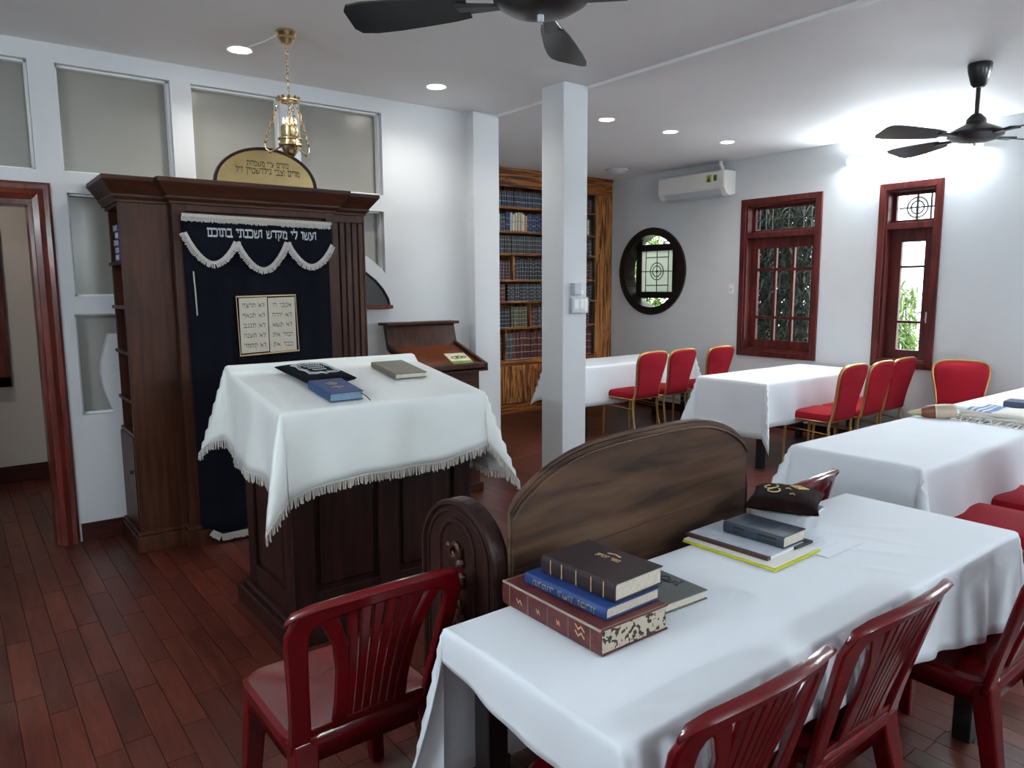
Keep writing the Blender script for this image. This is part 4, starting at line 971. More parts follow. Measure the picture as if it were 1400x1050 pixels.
# ------------------------------------------------------------------ red plastic stacking chairs
def plastic_chair(label, group=None):
    t = thing('plastic_chair', label, 'chair', (0, 0, 0), 0, group); m = MT['redplastic']
    # seat: rounded square, dished, with a turned-down rim
    def ringpts(w, d, r, z, y=.01): return [(a*(1+.0*b), b+y, z) for a, b in rrect(w, d, r, 6)]
    R_ = [ringpts(.42, .41, .07, .362), ringpts(.44, .43, .075, .415), ringpts(.44, .43, .075, .432), ringpts(.415, .415, .07, .441), ringpts(.37, .37, .07, .436), ringpts(.24, .24, .06, .428), ringpts(.06, .06, .02, .425)]
    n = len(R_[0]); vs = [p for r in R_ for p in r]; fs = [tuple(range((len(R_)-1)*n, len(R_)*n))]
    for r in range(len(R_)-1): fs += [(r*n+i, r*n+(i+1) % n, (r+1)*n+(i+1) % n, (r+1)*n+i) for i in range(n)]
    MB().add(vs, fs).build('seat', m, t, smooth=True, solid=.004)
    # back surface
    def S(x, z, q=0):
        h = (z-.40)/.44; return (x, -.185-.115*max(h, 0)**1.15-.03*(1-(x/.23)**2)*max(h, 0)+q, z)
    def ribbon(mb, pts, ws, th=.016):
        """flat band following pts (x,z) on the back surface; ws half widths"""
        P = []
        for k, (x, z) in enumerate(pts):
            a = pts[max(k-1, 0)]; b = pts[min(k+1, len(pts)-1)]; d = math.hypot(b[0]-a[0], b[1]-a[1]); nx, nz = -(b[1]-a[1])/d, (b[0]-a[0])/d; w = ws[k] if isinstance(ws, (list, tuple)) else ws
            P.append([S(x+nx*w, z+nz*w, -th/2), S(x-nx*w, z-nz*w, -th/2), S(x-nx*w, z-nz*w, th/2), S(x+nx*w, z+nz*w, th/2)])
        vs = [p for r in P for p in r]; fs = [(0, 1, 2, 3), tuple(len(vs)-4+i for i in (3, 2, 1, 0))]
        for r in range(len(P)-1): fs += [(r*4+i, r*4+(i+1) % 4, r*4+4+(i+1) % 4, r*4+4+i) for i in range(4)]
        return mb.add(vs, fs)
    left = [(-.190, .40), (-.196, .50), (-.206, .60), (-.217, .70), (-.220, .755), (-.205, .793), (-.165, .812), (-.08, .824), (0, .828)]
    fr_ = left + [(-x, z) for x, z in left[-2::-1]]
    wl = [.030, .027, .026, .027, .029, .030, .026, .024, .024]; ws = wl+wl[-2::-1]
    ribbon(MB(), fr_, ws, .022).build('back_frame', m, t, smooth=True, bevel=.006, angle=math.radians(50))
    lip = [(-.252, .800), (-.235, .822), (-.19, .836), (-.1, .846), (0, .85), (.1, .846), (.19, .836), (.235, .822), (.252, .800)]; lw = [.003, .011, .014, .014, .014, .014, .014, .011, .003]
    L8 = []
    for (x, z), w_ in zip(lip, lw):
        p = S(x, z); L8 += [(p[0], p[1]-.006+w_*math.cos(2*PI*k/8), p[2]-.004+.0065*math.sin(2*PI*k/8)-.25*w_*math.cos(2*PI*k/8)*-1) for k in range(8)]
    MB().add(L8, [tuple(range(8)), tuple(range(64, 72))[::-1]] + [(i*8+k, i*8+(k+1) % 8, i*8+8+(k+1) % 8, i*8+8+k) for i in range(8) for k in range(8)]).build('top_rail', m, t, smooth=True)
    for s_ in (-1, 1):
        ribbon(MB(), [(s_*.088, .41), (s_*.088, .52), (s_*.095, .62), (s_*.112, .71), (s_*.14, .775), (s_*.16, .80)], [.022, .018, .017, .018, .021, .02], .016).build('inner_post', m, t, smooth=True, bevel=.004)
    for k in range(6):
        q = (k-2.5)/2.5
        ribbon(MB(), [(q*.060, .45), (q*.064, .58), (q*.076, .70), (q*.092, .81)], [.0095, .0098, .0115, .0135], .010).build('slat', m, t, bevel=.002)
    ribbon(MB(), [(-.17, .432), (0, .44), (.17, .432)], .026, .016).build('lower_rail', m, t, bevel=.004)
    for sx in (-1, 1):
        for sy in (-1, 1):
            xt, yt = sx*.178, (.185 if sy > 0 else -.172); xb, yb = sx*.212, (.20 if sy > 0 else -.255)
            a, b = (.036, .030) if sy < 0 else (.032, .030); c_, d_ = .022, .020
            MB().hexa([(xb-c_, yb-d_, 0), (xb+c_, yb-d_, 0), (xb+c_, yb+d_, 0), (xb-c_, yb+d_, 0), (xt-a, yt-b, .43), (xt+a, yt-b, .43), (xt+a, yt+b, .43), (xt-a, yt+b, .43)]).build('leg', m, t, bevel=.007)
    return t
GP = 'red plastic stacking chairs'
p0 = plastic_chair('red plastic chair standing alone before the reading desk', GP); p0.location = (.815, 1.90, 0)
dup(p0, (1.195, 1.05, 0), 0, 'red plastic chair pushed under the nearest table, by the stacked books', GP)
dup(p0, (1.765, 1.05, 0), 0, 'red plastic chair pushed under the nearest table, further from the camera', GP)
dup(p0, (2.60, 1.80, 0), .10, 'red plastic chair behind the plastic box with only its top showing', GP)
dup(p0, (2.50, .93, 0), 0, 'red plastic chair cut off at the right edge, under the nearest table end', GP)

# ------------------------------------------------------------------ bench with arched back
BE = thing('arched_bench', 'brown wooden bench with tall arched back and carved end panels', 'bench', (1.715, 1.69, 0), math.radians(4.6))
bw = .585; zb0 = .98; zpk = 1.125
ARC = [(0, 1.128), (.15, 1.127), (.27, 1.121), (.36, 1.106), (.44, 1.082), (.50, 1.055), (.555, 1.022), (.586, .985)]
def ztop(x):
    x = abs(x)
    for (a, za), (b, zb_) in zip(ARC, ARC[1:]):
        if x <= b: return lerp(za, zb_, (x-a)/(b-a))
    return ARC[-1][1]
cuts = [.40, .63, .83, 2.0]
fbk = lambda a, b, t: (a, t, b)
for k in range(3):
    lo, hi = cuts[k], cuts[k+1]
    xs_ = lin(-bw, bw, 37); poly = [(-bw, lo), (bw, lo)]
    tops = [(x, min(hi-.0015, ztop(x))) for x in xs_[::-1]]
    tops = [p for p in tops if p[1] > lo+.001]
    if tops[0][0] < bw-.001: poly = [(-tops[0][0], lo), (tops[0][0], lo)]
    MB().prism(poly + tops, fbk, -.155, -.13).build('back_board', MT['benchwood'], BE, bevel=.001)
arcp = [(x, -.143, ztop(x)) for x in lin(-bw+.0, bw-.0, 45)]
MB().tube([(-bw, -.143, .62)]+[(x, y, z+.004) for x, y, z in arcp]+[(bw, -.143, .62)], .008, 8).build('top_moulding', MT['benchwood'], BE, smooth=True)
MB().tube([(x, y-.016, z-.016) for x, y, z in arcp], .004, 6).build('bead_moulding', MT['benchwood'], BE, smooth=True)
MB().box(-bw+.03, bw-.03, -.13, .28, .41, .44).build('seat', MT['benchwood'], BE, bevel=.006)
MB().box(-bw+.03, bw-.03, .24, .26, .1, .41).build('front_board', MT['bimahwood'], BE, bevel=.003)
pw = .165; pzc = .825
def archpoly(r, z0, n=20): return [(-r, z0)] + [(r*math.cos(t), pzc+r*math.sin(t)) for t in lin(PI, 0, n)] + [(r, z0)]
for sx in (-1, 1):
    fe = lambda a, b, t: (sx*t, a+.03, b)
    ep = MB().prism(archpoly(pw, 0), fe, bw-.005, bw+.045).build('end_panel', MT['bimahwood'], BE, bevel=.004)
    ed = bw+.045
    for r, rr_ in ((pw-.008, .010), (pw-.03, .005)):
        MB().tube([fe(a, b, ed) for a, b in archpoly(r, .12)], rr_, 6).build('arch_moulding', MT['bimahwood'], ep, smooth=True)
    pr_ = .085
    MB().tube([fe(a*.9, b+.022, ed) for a, b in archpoly(pr_, .2)], .008, 6).build('inner_arch', MT['bimahwood'], ep, smooth=True)
    cv = MB(); rs = random.Random(9)
    for k in range(7):
        z = .845-.08*k
        for s2 in (-1, 1):
            ph = s2*(1 if k % 2 else -1)
            cv.tube([fe(.005*ph + .03*s2*math.sin(t)*(1-.25*(t/4.5)), z+.022*math.cos(t*1.2), ed+.006+.004*math.sin(t)) for t in lin(0, 4.5, 10)], [.009-.0005*i for i in range(10)], 6)
        cv.ball(fe(.02*(1 if k % 2 else -1), z-.03, ed+.006), .015, 8); cv.ball(fe(-.028*(1 if k % 2 else -1), z+.012, ed+.006), .012, 8)
    cv.tube([fe(.008*math.sin(z*30), z, ed+.003) for z in lin(.26, .84, 24)], .005, 6)
    o = cv.build('carving', mat('polished_carving', rgb(58, 32, 22), .4, var=.15, spec=.3), ep, smooth=True)
# ------------------------------------------------------------------ things on the nearest table
TZ = TH+.0035
speck = mat('speckled_page_edges', rgb(188, 178, 158), .8, var=.05, scale=200)
def speckle(m, dark, scale=90, thr=.6):
    nt = m.node_tree; N = nt.nodes; L = nt.links; b = N['Principled BSDF']; old = b.inputs['Base Color'].links[0].from_socket
    nz = N.new('ShaderNodeTexNoise'); nz.inputs['Scale'].default_value = scale; nz.inputs['Detail'].default_value = 2; tc = N.new('ShaderNodeTexCoord'); L.new(tc.outputs['Object'], nz.inputs['Vector'])
    gt = N.new('ShaderNodeMath'); gt.operation = 'GREATER_THAN'; gt.inputs[1].default_value = thr; L.new(nz.outputs['Fac'], gt.inputs[0])
    mx = N.new('ShaderNodeMix'); mx.data_type = 'RGBA'; L.new(gt.outputs[0], mx.inputs[0]); L.new(old, mx.inputs[6]); mx.inputs[7].default_value = (*dark, 1)
    L.new(mx.outputs[2], b.inputs['Base Color'])
speckle(speck, rgb(60, 44, 40), 75, .56)
t = make_book('old_folio', 'large worn maroon folio with speckled edges, bottom of the book stack', .225, .365, .062, cov('worn_maroon_leather', (84, 33, 35), rough=.5, var=.35, scale=40), (1.205, 1.285, TZ), -.0, pages=speck)
g = MB()
for (y0, y1) in ((-.18, -.176), (.176, .18)): g.box(-.11, .11, y0, y1, .0615, .0628)
for y in (-.15, -.075, 0, .075, .15): g.box(-.1148, -.1135, y-.0014, y+.0014, .006, .056)
g.build('gilt_tooling', mat('dull_gilt', rgb(132, 108, 84), .6, var=.2), t)
g = MB(); fsp = lambda a, b, q: (-.1146-q, a, b)
for i, (y, w_) in enumerate(((-.115, .03), (-.04, .012), (.035, .012), (.11, .02))):
    for k in range(2 if i == 0 else 1): stroke2d(g, [(y-w_/2, .024+.016*k), (y-w_/6, .034+.016*k), (y+w_/6, .024+.016*k), (y+w_/2, .034+.016*k)], .003, fsp, .0006)
g.build('spine_marks', MT['goldthread'], t)
MB().tube([(-.1125, -.18, .061), (-.113, 0, .0615), (-.1125, .18, .061)], .0032, 6).build('worn_spine_edge', mat('worn_leather_edge', rgb(150, 138, 124), .8, var=.2), t)
t = make_book('blue_book', 'thin bright blue book in the stack between maroon and dark brown volumes', .19, .285, .03, cov('bright_blue_cover', (30, 58, 116), var=.15, scale=30), (1.225, 1.275, TZ+.063), .03)
g = MB()
fs2 = lambda a, b, q: (-.0968-q, a, b)
hebrew(g, 'תלמוד לשון זכרון', 0, .009, .011, fs2, width=.22); g.build('spine_lettering', mat('spine_gold_print', rgb(176, 168, 110), .5), t)
MB().box(.05, .07, .10, .16, .0, .0012).build('bookmark', MT['paper'], t)
t = make_book('brown_book', 'dark brown leather book with gilt spine on top of the stack', .175, .25, .046, cov('dark_brown_leather', (44, 32, 36), rough=.42, var=.1, scale=40), (1.25, 1.265, TZ+.094), .05)
g = MB(); ftp2 = lambda a, b, q: (b, -a, .0461+q)
hebrew(g, 'ספר זכרון'.replace('ס', 'ם'), .0, .02, .012, ftp2, width=.075); stroke2d(g, [(-.02, .05), (0, .056), (.02, .05)], .004, ftp2)
for y in (-.09, -.05, .0, .05, .09): g.box(-.0895, -.0885, y-.0015, y+.0015, .004, .042)
g.build('gilt_lettering', MT['goldthread'], t)
t = make_book('grey_book', 'grey hardback book lying partly under the stack edge', .165, .24, .026, cov('grey_cover', (92, 96, 96), rough=.45, var=.1, scale=12), (1.455, 1.275, TZ), -.04)
g = MB(); fg = lambda a, b, q: (b, -a, .0261+q)
for pts in ([(.012*math.cos(a)-.0, .048+.014*math.sin(a)) for a in lin(0, 2*PI, 12)], [(.006, .040), (.016, .030)], [(.018, .056), (.02, .036), (.03, .036), (.032, .056)], [(.040, .055), (.040, .036)], [(.040, .066), (.0405, .068)], [(.048, .072), (.049, .036), (.055, .036)], [(-.03, .058), (-.022, .05), (-.026, .036)]):
    stroke2d(g, [(a, b) for a, b in pts], .004, fg)
g.build('black_lettering', mat('black_print', rgb(20, 20, 22), .5), t)
# folders and book
FD = thing('yellow_folder', 'flat yellow-edged document folder under the navy book', 'folder', (1.965, 1.315, TZ), .03)
MB().box(-.135, .125, -.165, .165, 0, .006).build('cover', mat('yellow_card', rgb(196, 196, 40), .4, var=.05), FD, bevel=.001)
MB().box(-.125, .122, -.155, .168, .006, .009).build('sheets', MT['paper'], FD)
NB = thing('brown_notebook', 'slim brown-bound notebook lying on the yellow folder', 'notebook', (1.975, 1.35, TZ+.010), .04)
MB().box(-.105, .10, -.15, .145, 0, .008).build('sheets', MT['paper'], NB)
MB().box(-.112, -.094, -.152, .147, -.0005, .0095).build('spine_binding', cov('brown_binding', (70, 44, 36)), NB, bevel=.001)
MB().box(-.094, .1, -.15, .145, .008, .009).build('front_cover', mat('pale_blue_printed_cover', rgb(196, 208, 220), .5, var=.12, scale=30), NB)
t = make_book('navy_book', 'thick navy hardback book on the notebook and yellow folder', .13, .215, .038, cov('navy_cover', (48, 58, 72), rough=.45, var=.12, scale=20), (2.03, 1.315, TZ+.020), .03)
MB().box(-.03, .035, -.04, .04, .038, .0384).build('cover_label', cov('dark_navy_label', (40, 48, 60)), t)
bl_ = cov('black_spine_label', (24, 28, 36)); MB().box(-.0668, -.0655, -.085, -.02, .008, .03).build('spine_label', bl_, t); MB().box(-.0668, -.0655, .03, .07, .008, .03).build('spine_label', bl_, t)
NP = thing('black_notepad', 'small black notepad tucked below the navy book', 'notepad', (2.07, 1.255, TZ+.0095), .0)
MB().box(-.05, .05, -.06, .06, 0, .009).build('cover', MT['black'], NP, bevel=.002)
# plastic box with pouch
bxm, nt, b_ = nmat('clear_polypropylene'); b_.inputs['Base Color'].default_value = (.78, .82, .84, 1); b_.inputs['Roughness'].default_value = .25; b_.inputs['Alpha'].default_value = .55
PB = thing('plastic_box', 'clear plastic food box holding papers under the brown pouch', 'box', (2.245, 1.375, TZ), .18)
def tray(w0, d0, w1, d1, h, th):
    o0, o1 = rrect(w0, d0, .025, 4), rrect(w1, d1, .03, 4); i1, i0 = rrect(w1-th*2, d1-th*2, .028, 4), rrect(w0-th*2, d0-th*2, .023, 4); n = len(o0)
    vs = [(x, y, 0) for x, y in o0]+[(x, y, h) for x, y in o1]+[(x, y, h) for x, y in i1]+[(x, y, th) for x, y in i0]
    fs = [tuple(range(n))[::-1], tuple(range(3*n, 4*n))]
    for r in range(3): fs += [(r*n+i, r*n+(i+1) % n, (r+1)*n+(i+1) % n, (r+1)*n+i) for i in range(n)]
    return MB().add(vs, fs)
tray(.145, .185, .17, .21, .062, .002).build('tub', bxm, PB, smooth=True)
MB().tube([(x, y, .062) for x, y in rrect(.175, .215, .03, 5)], .004, 6, closed=True).build('rim', bxm, PB, smooth=True)
MB().box(-.05, .06, -.06, .07, .004, .045).build('contents', mat('papers_inside', rgb(176, 180, 182), .7, var=.3, scale=25), PB, bevel=.003)
t, pt = make_pouch('velvet_pouch', 'dark brown velvet pouch with gold embroidery on the plastic box', (2.245, 1.375, TZ+.066), .45, .138, .118, .06, mat('brown_velvet', rgb(24, 10, 10), .9, var=.2, spec=.1), seed=6, zc=.32, corner=.1)
e = MB()
for (u0, v0, r) in ((-.25, .3, .16), (.1, .42, .18)): emb(e, pt, [(u0+r*math.cos(a), v0+r*1.1*math.sin(a)) for a in lin(.3, 5.6, 14)], .0022)
emb(e, pt, [(.3, -.2), (.42, -.35), (.3, -.52), (.16, -.35)], .003, True); emb(e, pt, [(.3, -.1), (.5, -.35), (.3, -.62), (.08, -.35)], .002, True)
for (u0, v0) in ((-.45, -.3), (.55, .15), (-.1, -.15), (.62, -.1)): emb(e, pt, [(u0, v0), (u0+.08, v0+.06), (u0+.03, v0+.14)], .002)
e.build('embroidery', MT['goldthread'], t)
PA = thing('paper_sheet', 'faint printed paper sheet on the cloth right of the navy book', 'paper', (2.165, 1.21, TZ+.0), .0)
MB().box(-.105, .105, -.1, .12, 0, .0012).build('sheet', mat('translucent_white_sheet', rgb(226, 233, 241), .6, var=.01), PA)
g = MB()
for k in range(7): g.box(-.07, .05-.02*(k % 3), .07-.02*k, .0725-.02*k, .0012, .0016)
g.build('printed_lines', mat('faint_grey_print', rgb(206, 214, 226), .6), PA)

# ------------------------------------------------------------------ things on the shawl table
HR = thing('ram_horn', 'stubby cream and brown horn with pointed tip beside the folded shawl', 'horn', (4.83, 1.935, TH+.054), 0)
def along(prof, p0, p1):
    p0, p1 = Vector(p0), Vector(p1); d = (p1-p0).normalized(); a = d.orthogonal().normalized(); b = d.cross(a); l = (p1-p0).length
    return MB().lathe([(r, z*l) for r, z in prof], n=18, fn=lambda x, y, z: tuple(p0+a*x+b*y+d*z))
ax0, ax1 = (.045, -.08, 0), (-.075, .16, -.03)
along([(.012, 0), (.036, .02), (.044, .12), (.047, .26), (.046, .38), (.043, .42)], ax0, ax1).build('bell', mat('cream_horn', rgb(186, 172, 150), .45, var=.1), HR, smooth=True)
along([(.0445, .415), (.0475, .42), (.0475, .435), (.0445, .44)], ax0, ax1).build('ring', mat('pale_horn_band', rgb(220, 206, 190), .45), HR, smooth=True)
along([(.044, .44), (.043, .52), (.036, .64), (.026, .72)], ax0, ax1).build('leather_wrap', mat('brown_leather', rgb(128, 78, 56), .5, var=.1), HR, smooth=True)
along([(.024, .71), (.02, .8), (.013, .95), (.006, 1.0)], ax0, ax1).build('tip', mat('cream_tip', rgb(196, 184, 150), .45), HR, smooth=True)
PS = thing('prayer_shawl', 'folded white prayer shawl with blue stripes and knotted tassels', 'shawl', (5.03, 1.66, TH+.003), -.12)
rs = random.Random(3)
def shawl(u, v, lay): 
    e = (1-abs(u)**6)*(1-abs(v)**6)
    return (u*.155, v*.20,   .004+lay*.019+(.024+.008*math.sin(u*4+lay*2)*math.cos(v*5+lay))*max(e, 0)**.4)
m = MB()
us = [math.sin(PI/2*a) for a in lin(-1, 1, 21)]
for lay in range(3): m.grid(lambda u, v: (shawl(u, v, lay)[0]+.006*lay, shawl(u, v, lay)[1]-.008*lay, shawl(u, v, lay)[2]), us, us)
m.build('folded_cloth', mat('cream_wool', rgb(232, 230, 224), .85, var=.03, scale=60, bump=.1), PS, smooth=True, solid=.006)
for k, (v0, v1) in enumerate(((.1, .3), (.38, .46), (.54, .62), (.7, .8))):
    MB().grid(lambda u, v: (lambda p: (p[0]+.013, p[1]-.016, p[2]+.0045))(shawl(u, v, 2)), us, lin(v0, v1, 5)).build('blue_stripe', mat('blue_woven_stripe', rgb(110, 140, 190), .85), PS, smooth=True)
f = MB()
for k in range(22):
    v = -.95+1.9*k/21; y = v*.2; x = -.158
    pts = [(x, y, .012+rs.random()*.02)]
    for i in range(4): pts.append((pts[-1][0]-.013-rs.random()*.008, pts[-1][1]+rs.uniform(-.014, .014), max(.004, pts[-1][2]-.008)))
    f.tube(pts, .0035, 5)
for k in range(14):
    u = -.95+1.9*k/13; pts = [(u*.155, -.205, .012+rs.random()*.02)]
    for i in range(4): pts.append((pts[-1][0]+rs.uniform(-.014, .014), pts[-1][1]-.011-rs.random()*.008, max(.004, pts[-1][2]-.008)))
    f.tube(pts, .0035, 5)
o = f.build('tassels', mat('cream_tassel_wool', rgb(222, 220, 210), .85, var=.1), PS, smooth=True); o['kind'] = 'stuff'
make_book('dark_book', 'dark blue hardback book on the right-hand table', .17, .24, .045, cov('dark_blue_cover', (52, 64, 92), var=.1), (5.66, 1.73, TZ), .1, pages=mat('grey_page_edges', rgb(110, 116, 118), .7))

# ------------------------------------------------------------------ hanging brass lamp
HL = thing('hanging_lamp', 'brass hanging lamp on a chain with small flame bulbs before the ark', 'lamp', (1.622, 4.155, 2.315))
zc = ZC-2.315
MB().lathe([(.006, zc-.085), (.03, zc-.08), (.05, zc-.055), (.046, zc-.04), (.062, zc-.022), (.05, zc-.008), (.012, zc)], n=10).build('canopy', MT['brass'], HL, smooth=True)
def chain(p0, p1, n, r, l, name, wob=0):
    p0, p1 = Vector(p0), Vector(p1); d = (p1-p0).normalized(); a = d.orthogonal().normalized(); b = d.cross(a); m = MB()
    for k in range(n):
        c = p0.lerp(p1, (k+.5)/n) + Vector((wob*math.sin(k*1.3), 0, 0)); e = a if k % 2 else b; h = (p1-p0).length/n*.62
        m.tube([tuple(c + d*h*math.sin(t) + e*l*math.cos(t)) for t in lin(0, 2*PI, 9)[:-1]], r, 5, closed=True)
    return m.build(name, MT['brass'], HL, smooth=True)
chain((0, 0, zc-.08), (0, 0, .315), 15, .0022, .008, 'main_chain', .002)
MB().tube([(.052*math.cos(t), .052*math.sin(t), .305) for t in lin(0, 2*PI, 25)[:-1]], .009, 8, closed=True).build('crown_ring', MT['brass'], HL, smooth=True)
cr = MB()
for k in range(3): cr.cyl((0, 0, .318), (.052*math.cos(2*PI*k/3), .052*math.sin(2*PI*k/3), .305), .004, n=6)
for k in range(10): cr.ball((.056*math.cos(2*PI*k/10), .056*math.sin(2*PI*k/10), .318), .010, 8)
cr.build('crown', MT['brass'], HL, smooth=True)
chain((0, 0, .30), (0, 0, .165), 6, .0022, .008, 'inner_chain')
MB().lathe([(.002, 0), (.02, .004), (.042, .03), (.052, .055), (.066, .06), (.066, .07), (.054, .074), (.056, .088), (.068, .092), (.068, .1), (.05, .103)], n=24).build('bowl', MT['brass'], HL, smooth=True)
for k in range(3):
    a = 2*PI*k/3+2.5; c, s_ = math.cos(a), math.sin(a)
    am = MB().tube([(.05*c, .05*s_, .06), (.085*c, .085*s_, .04), (.115*c, .115*s_, .03), (.138*c, .138*s_, .045), (.142*c, .142*s_, .075)], .005, 6)
    am.ball((.118*c, .118*s_, .026), .009, 8); am.ball((.142*c, .142*s_, .082), .008, 8); am.tube([(.12*c, .12*s_, .03), (.122*c, .122*s_, .01)], [.005, .001], 5); am.build('arm', MT['brass'], HL, smooth=True)
    chain((.142*c, .142*s_, .085), (.055*c, .055*s_, .30), 9, .0022, .009, 'side_chain')
cup = MB().lathe([(.044, .1), (.05, .11), (.05, .165), (.047, .165), (.047, .11)], n=20).build('fretwork_cup', MT['brass'], HL, smooth=True)
em = emission('small_warm_flame_bulb', (1, .7, .42), 2.5); st = mat('orange_candle_stem', rgb(214, 150, 96), .5)
for k in range(8):
    a = 2*PI*k/8; x, y = .034*math.cos(a), .034*math.sin(a)
    c = MB().cyl((x, y, .10), (x, y, .178), .006, n=8).build('candle', st, HL, smooth=True)
    MB().lathe([(.003, .178), (.0065, .186), (.005, .198), (.001, .21)], c=(x, y, 0), n=8).build('flame_bulb', em, c, smooth=True)
tag(MB().tube([(1.54, 4.60, ZC-.006), (1.59, 4.40, ZC-.008), (1.62, 4.20, ZC-.006)], .005, 6).build('ceiling_cable', MT['trimwhite'], smooth=True), 'thin white cable on the ceiling from downlight to hanging lamp', 'cable')

# ------------------------------------------------------------------ ceiling fans
def make_fan(loc, zm, rot, label):
    t = thing('ceiling_fan', label, 'fan', (loc[0], loc[1], zm), rot, 'black ceiling fans'); m = MT['fan']; H = ZC-zm
    MB().lathe([(.03, H-.155), (.045, H-.14), (.068, H-.05), (.072, H-.01), (.066, H-.001)], n=24).build('canopy', m, t, smooth=True)
    MB().cyl((0, 0, .10), (0, 0, H-.145), .014, n=12).build('rod', m, t, smooth=True)
    MB().lathe([(.02, -.062), (.06, -.06), (.12, -.045), (.165, -.018), (.17, 0), (.15, .015), (.09, .045), (.06, .06), (.058, .09), (.03, .12), (.016, .125)], n=32).build('motor', m, t, smooth=True)
    MB().lathe([(.008, -.085), (.012, -.08), (.012, -.06)], n=10).build('pull_knob', MT['greyplastic'], t, smooth=True)
    for k in range(4):
        a = PI/2*k; c, s_ = math.cos(a), math.sin(a)
        rp = lambda x, y, z: (x*c-y*s_, x*s_+y*c, z)
        b = MB()
        prof = [(.26, .045), (.32, .058), (.42, .070), (.54, .082), (.64, .086), (.70, .078), (.72, .05)]
        for lay in (-.003, .003):
            b.add([rp(x, w, lay+.022*w/.08-.02) for x, w in prof]+[rp(x, -w, lay-.022*w/.08-.02) for x, w in prof], [(i, i+1, 8+i, 7+i) for i in range(6)])
        n7 = 14
        b.f += [(i, i+1, n7+i+1, n7+i) for i in range(6)] + [(7+i, 7+i+1, n7+7+i+1, n7+7+i) for i in range(6)] + [(0, 7, 21, 14), (6, 13, 27, 20)]
        bl = b.build('blade', m, t)
        MB().hexa([rp(.14, -.02, -.028), rp(.30, -.04, -.026), rp(.30, .04, -.026), rp(.14, .02, -.028), rp(.14, -.02, -.018), rp(.30, -.04, -.014), rp(.30, .04, -.008), rp(.14, .02, -.018)]).build('blade_arm', m, bl, bevel=.003)
    return t
make_fan((1.74, 2.09), 2.585, math.radians(40), 'black ceiling fan at the top edge near the column')
make_fan((5.44, 2.09), 2.56, math.radians(66), 'black ceiling fan on a short rod near the right wall')

# ------------------------------------------------------------------ air conditioner, ceiling dome, switches
AC = thing('air_conditioner', 'white wall air conditioner above the round window', 'air conditioner', (XW, 5.73, 2.60))
fp = lambda a, b, t: (a, t, b)
ap = [(0, 0.02), (-.10, -.005), (-.165, .02), (-.205, .075), (-.212, .25), (-.205, .272), (0, .275)]
MB().prism(ap, fp, -.485, .485).build('housing', MT['whiteplastic'], AC, bevel=.008)
MB().box(-.2175, -.210, -.475, .475, .085, .255).build('front_panel', MT['whiteplastic'], AC, bevel=.003)
MB().prism([(-.10, -.007), (-.163, .016), (-.20, .07), (-.203, .069), (-.167, .012), (-.102, -.011)], fp, -.42, .40).build('louvre', MT['greyplastic'], AC)
MB().box(-.2185, -.2165, -.31, -.24, .15, .235).build('energy_label', mat('yellow_energy_label', rgb(196, 190, 70), .5), AC)
MB().prism([(-.275, .16), (-.25, .16), (-.2625, .225)], lambda a, b, t: (-.2187-t, a-.015, b), 0, .0006).build('label_mark', mat('green_print', rgb(40, 90, 50), .5), AC)
MB().prism([(-.30, .155), (-.245, .155), (-.272, .22)], lambda a, b, t: (-.2187-t, a, b), 0, .0004).build('label_triangle', mat('green_triangle_print', rgb(60, 110, 60), .5), AC)
MB().box(-.2185, -.2165, -.385, -.34, .16, .225).build('green_label', mat('green_label', rgb(70, 120, 64), .5, var=.3, scale=60), AC)
MB().tube([(-.08, -.36, .27), (-.08, -.35, .32), (-.075, -.33, .35), (-.06, -.31, .398)], .026, 10).build('pipe', MT['trimwhite'], AC, smooth=True)
MB().tube([(-.04, -.3, .30), (-.03, .0, .315), (-.02, .25, .29), (-.01, .35, .28)], .006, 6).build('cable', MT['greyplastic'], AC, smooth=True)
DM = thing('ceiling_dome_lamp', 'unlit white dome lamp on the ceiling above the bookcase end', 'ceiling light', (6.66, 6.55, ZC-.004))
MB().lathe([(.002, -.062), (.05, -.058), (.10, -.042), (.125, -.02)], n=28).build('shade', mat('opal_shade', rgb(206, 206, 202), .35), DM, smooth=True)
MB().lathe([(.13, -.022), (.14, -.016), (.14, 0)], n=28).build('base', MT['greyplastic'], DM, smooth=True)
def plate(name, label, x0, x1, y, z0, z1, dots):
    t = thing(name, label, 'switch', ((x0+x1)/2, y, (z0+z1)/2))
    MB().box(x0, x1, y-.03, y, z0, z1).build('box', MT['greyplastic'], t, world=True, bevel=.005)
    for (x, z, r) in dots: MB().box(x-r, x+r, y-.034, y-.029, z-r*1.6, z+r*1.6).build('socket', MT['whiteplastic'], t, world=True, bevel=.002)
    return t
t = thing('fan_control', 'small grey fan speed box higher on the column', 'switch', (3.655, 4.0, 1.565))
MB().box(3.615, 3.68, 3.955, 4.0, 1.52, 1.605).build('box', MT['greyplastic'], t, world=True, bevel=.005)
MB().cyl((3.695, 4.0, 1.535), (3.695, 3.965, 1.535), .018, n=14).build('knob', MT['whiteplastic'], t, world=True, smooth=True)
plate('socket_box', 'double socket box lower on the column', 3.605, 3.765, 4.0, 1.385, 1.50, [(3.645, 1.45, .022), (3.70, 1.45, .022), (3.738, 1.465, .014), (3.738, 1.42, .014)])
t = thing('light_switch', 'white light switch on the wall left of the nine-pane window', 'switch', (XW, 5.255, 1.54))
MB().box(XW-.012, XW, 5.225, 5.285, 1.49, 1.595).build('plate', MT['whiteplastic'], t, world=True, bevel=.003)
MB().box(XW-.016, XW-.011, 5.243, 5.267, 1.51, 1.55).build('rocker', MT['greyplastic'], t, world=True, bevel=.002)

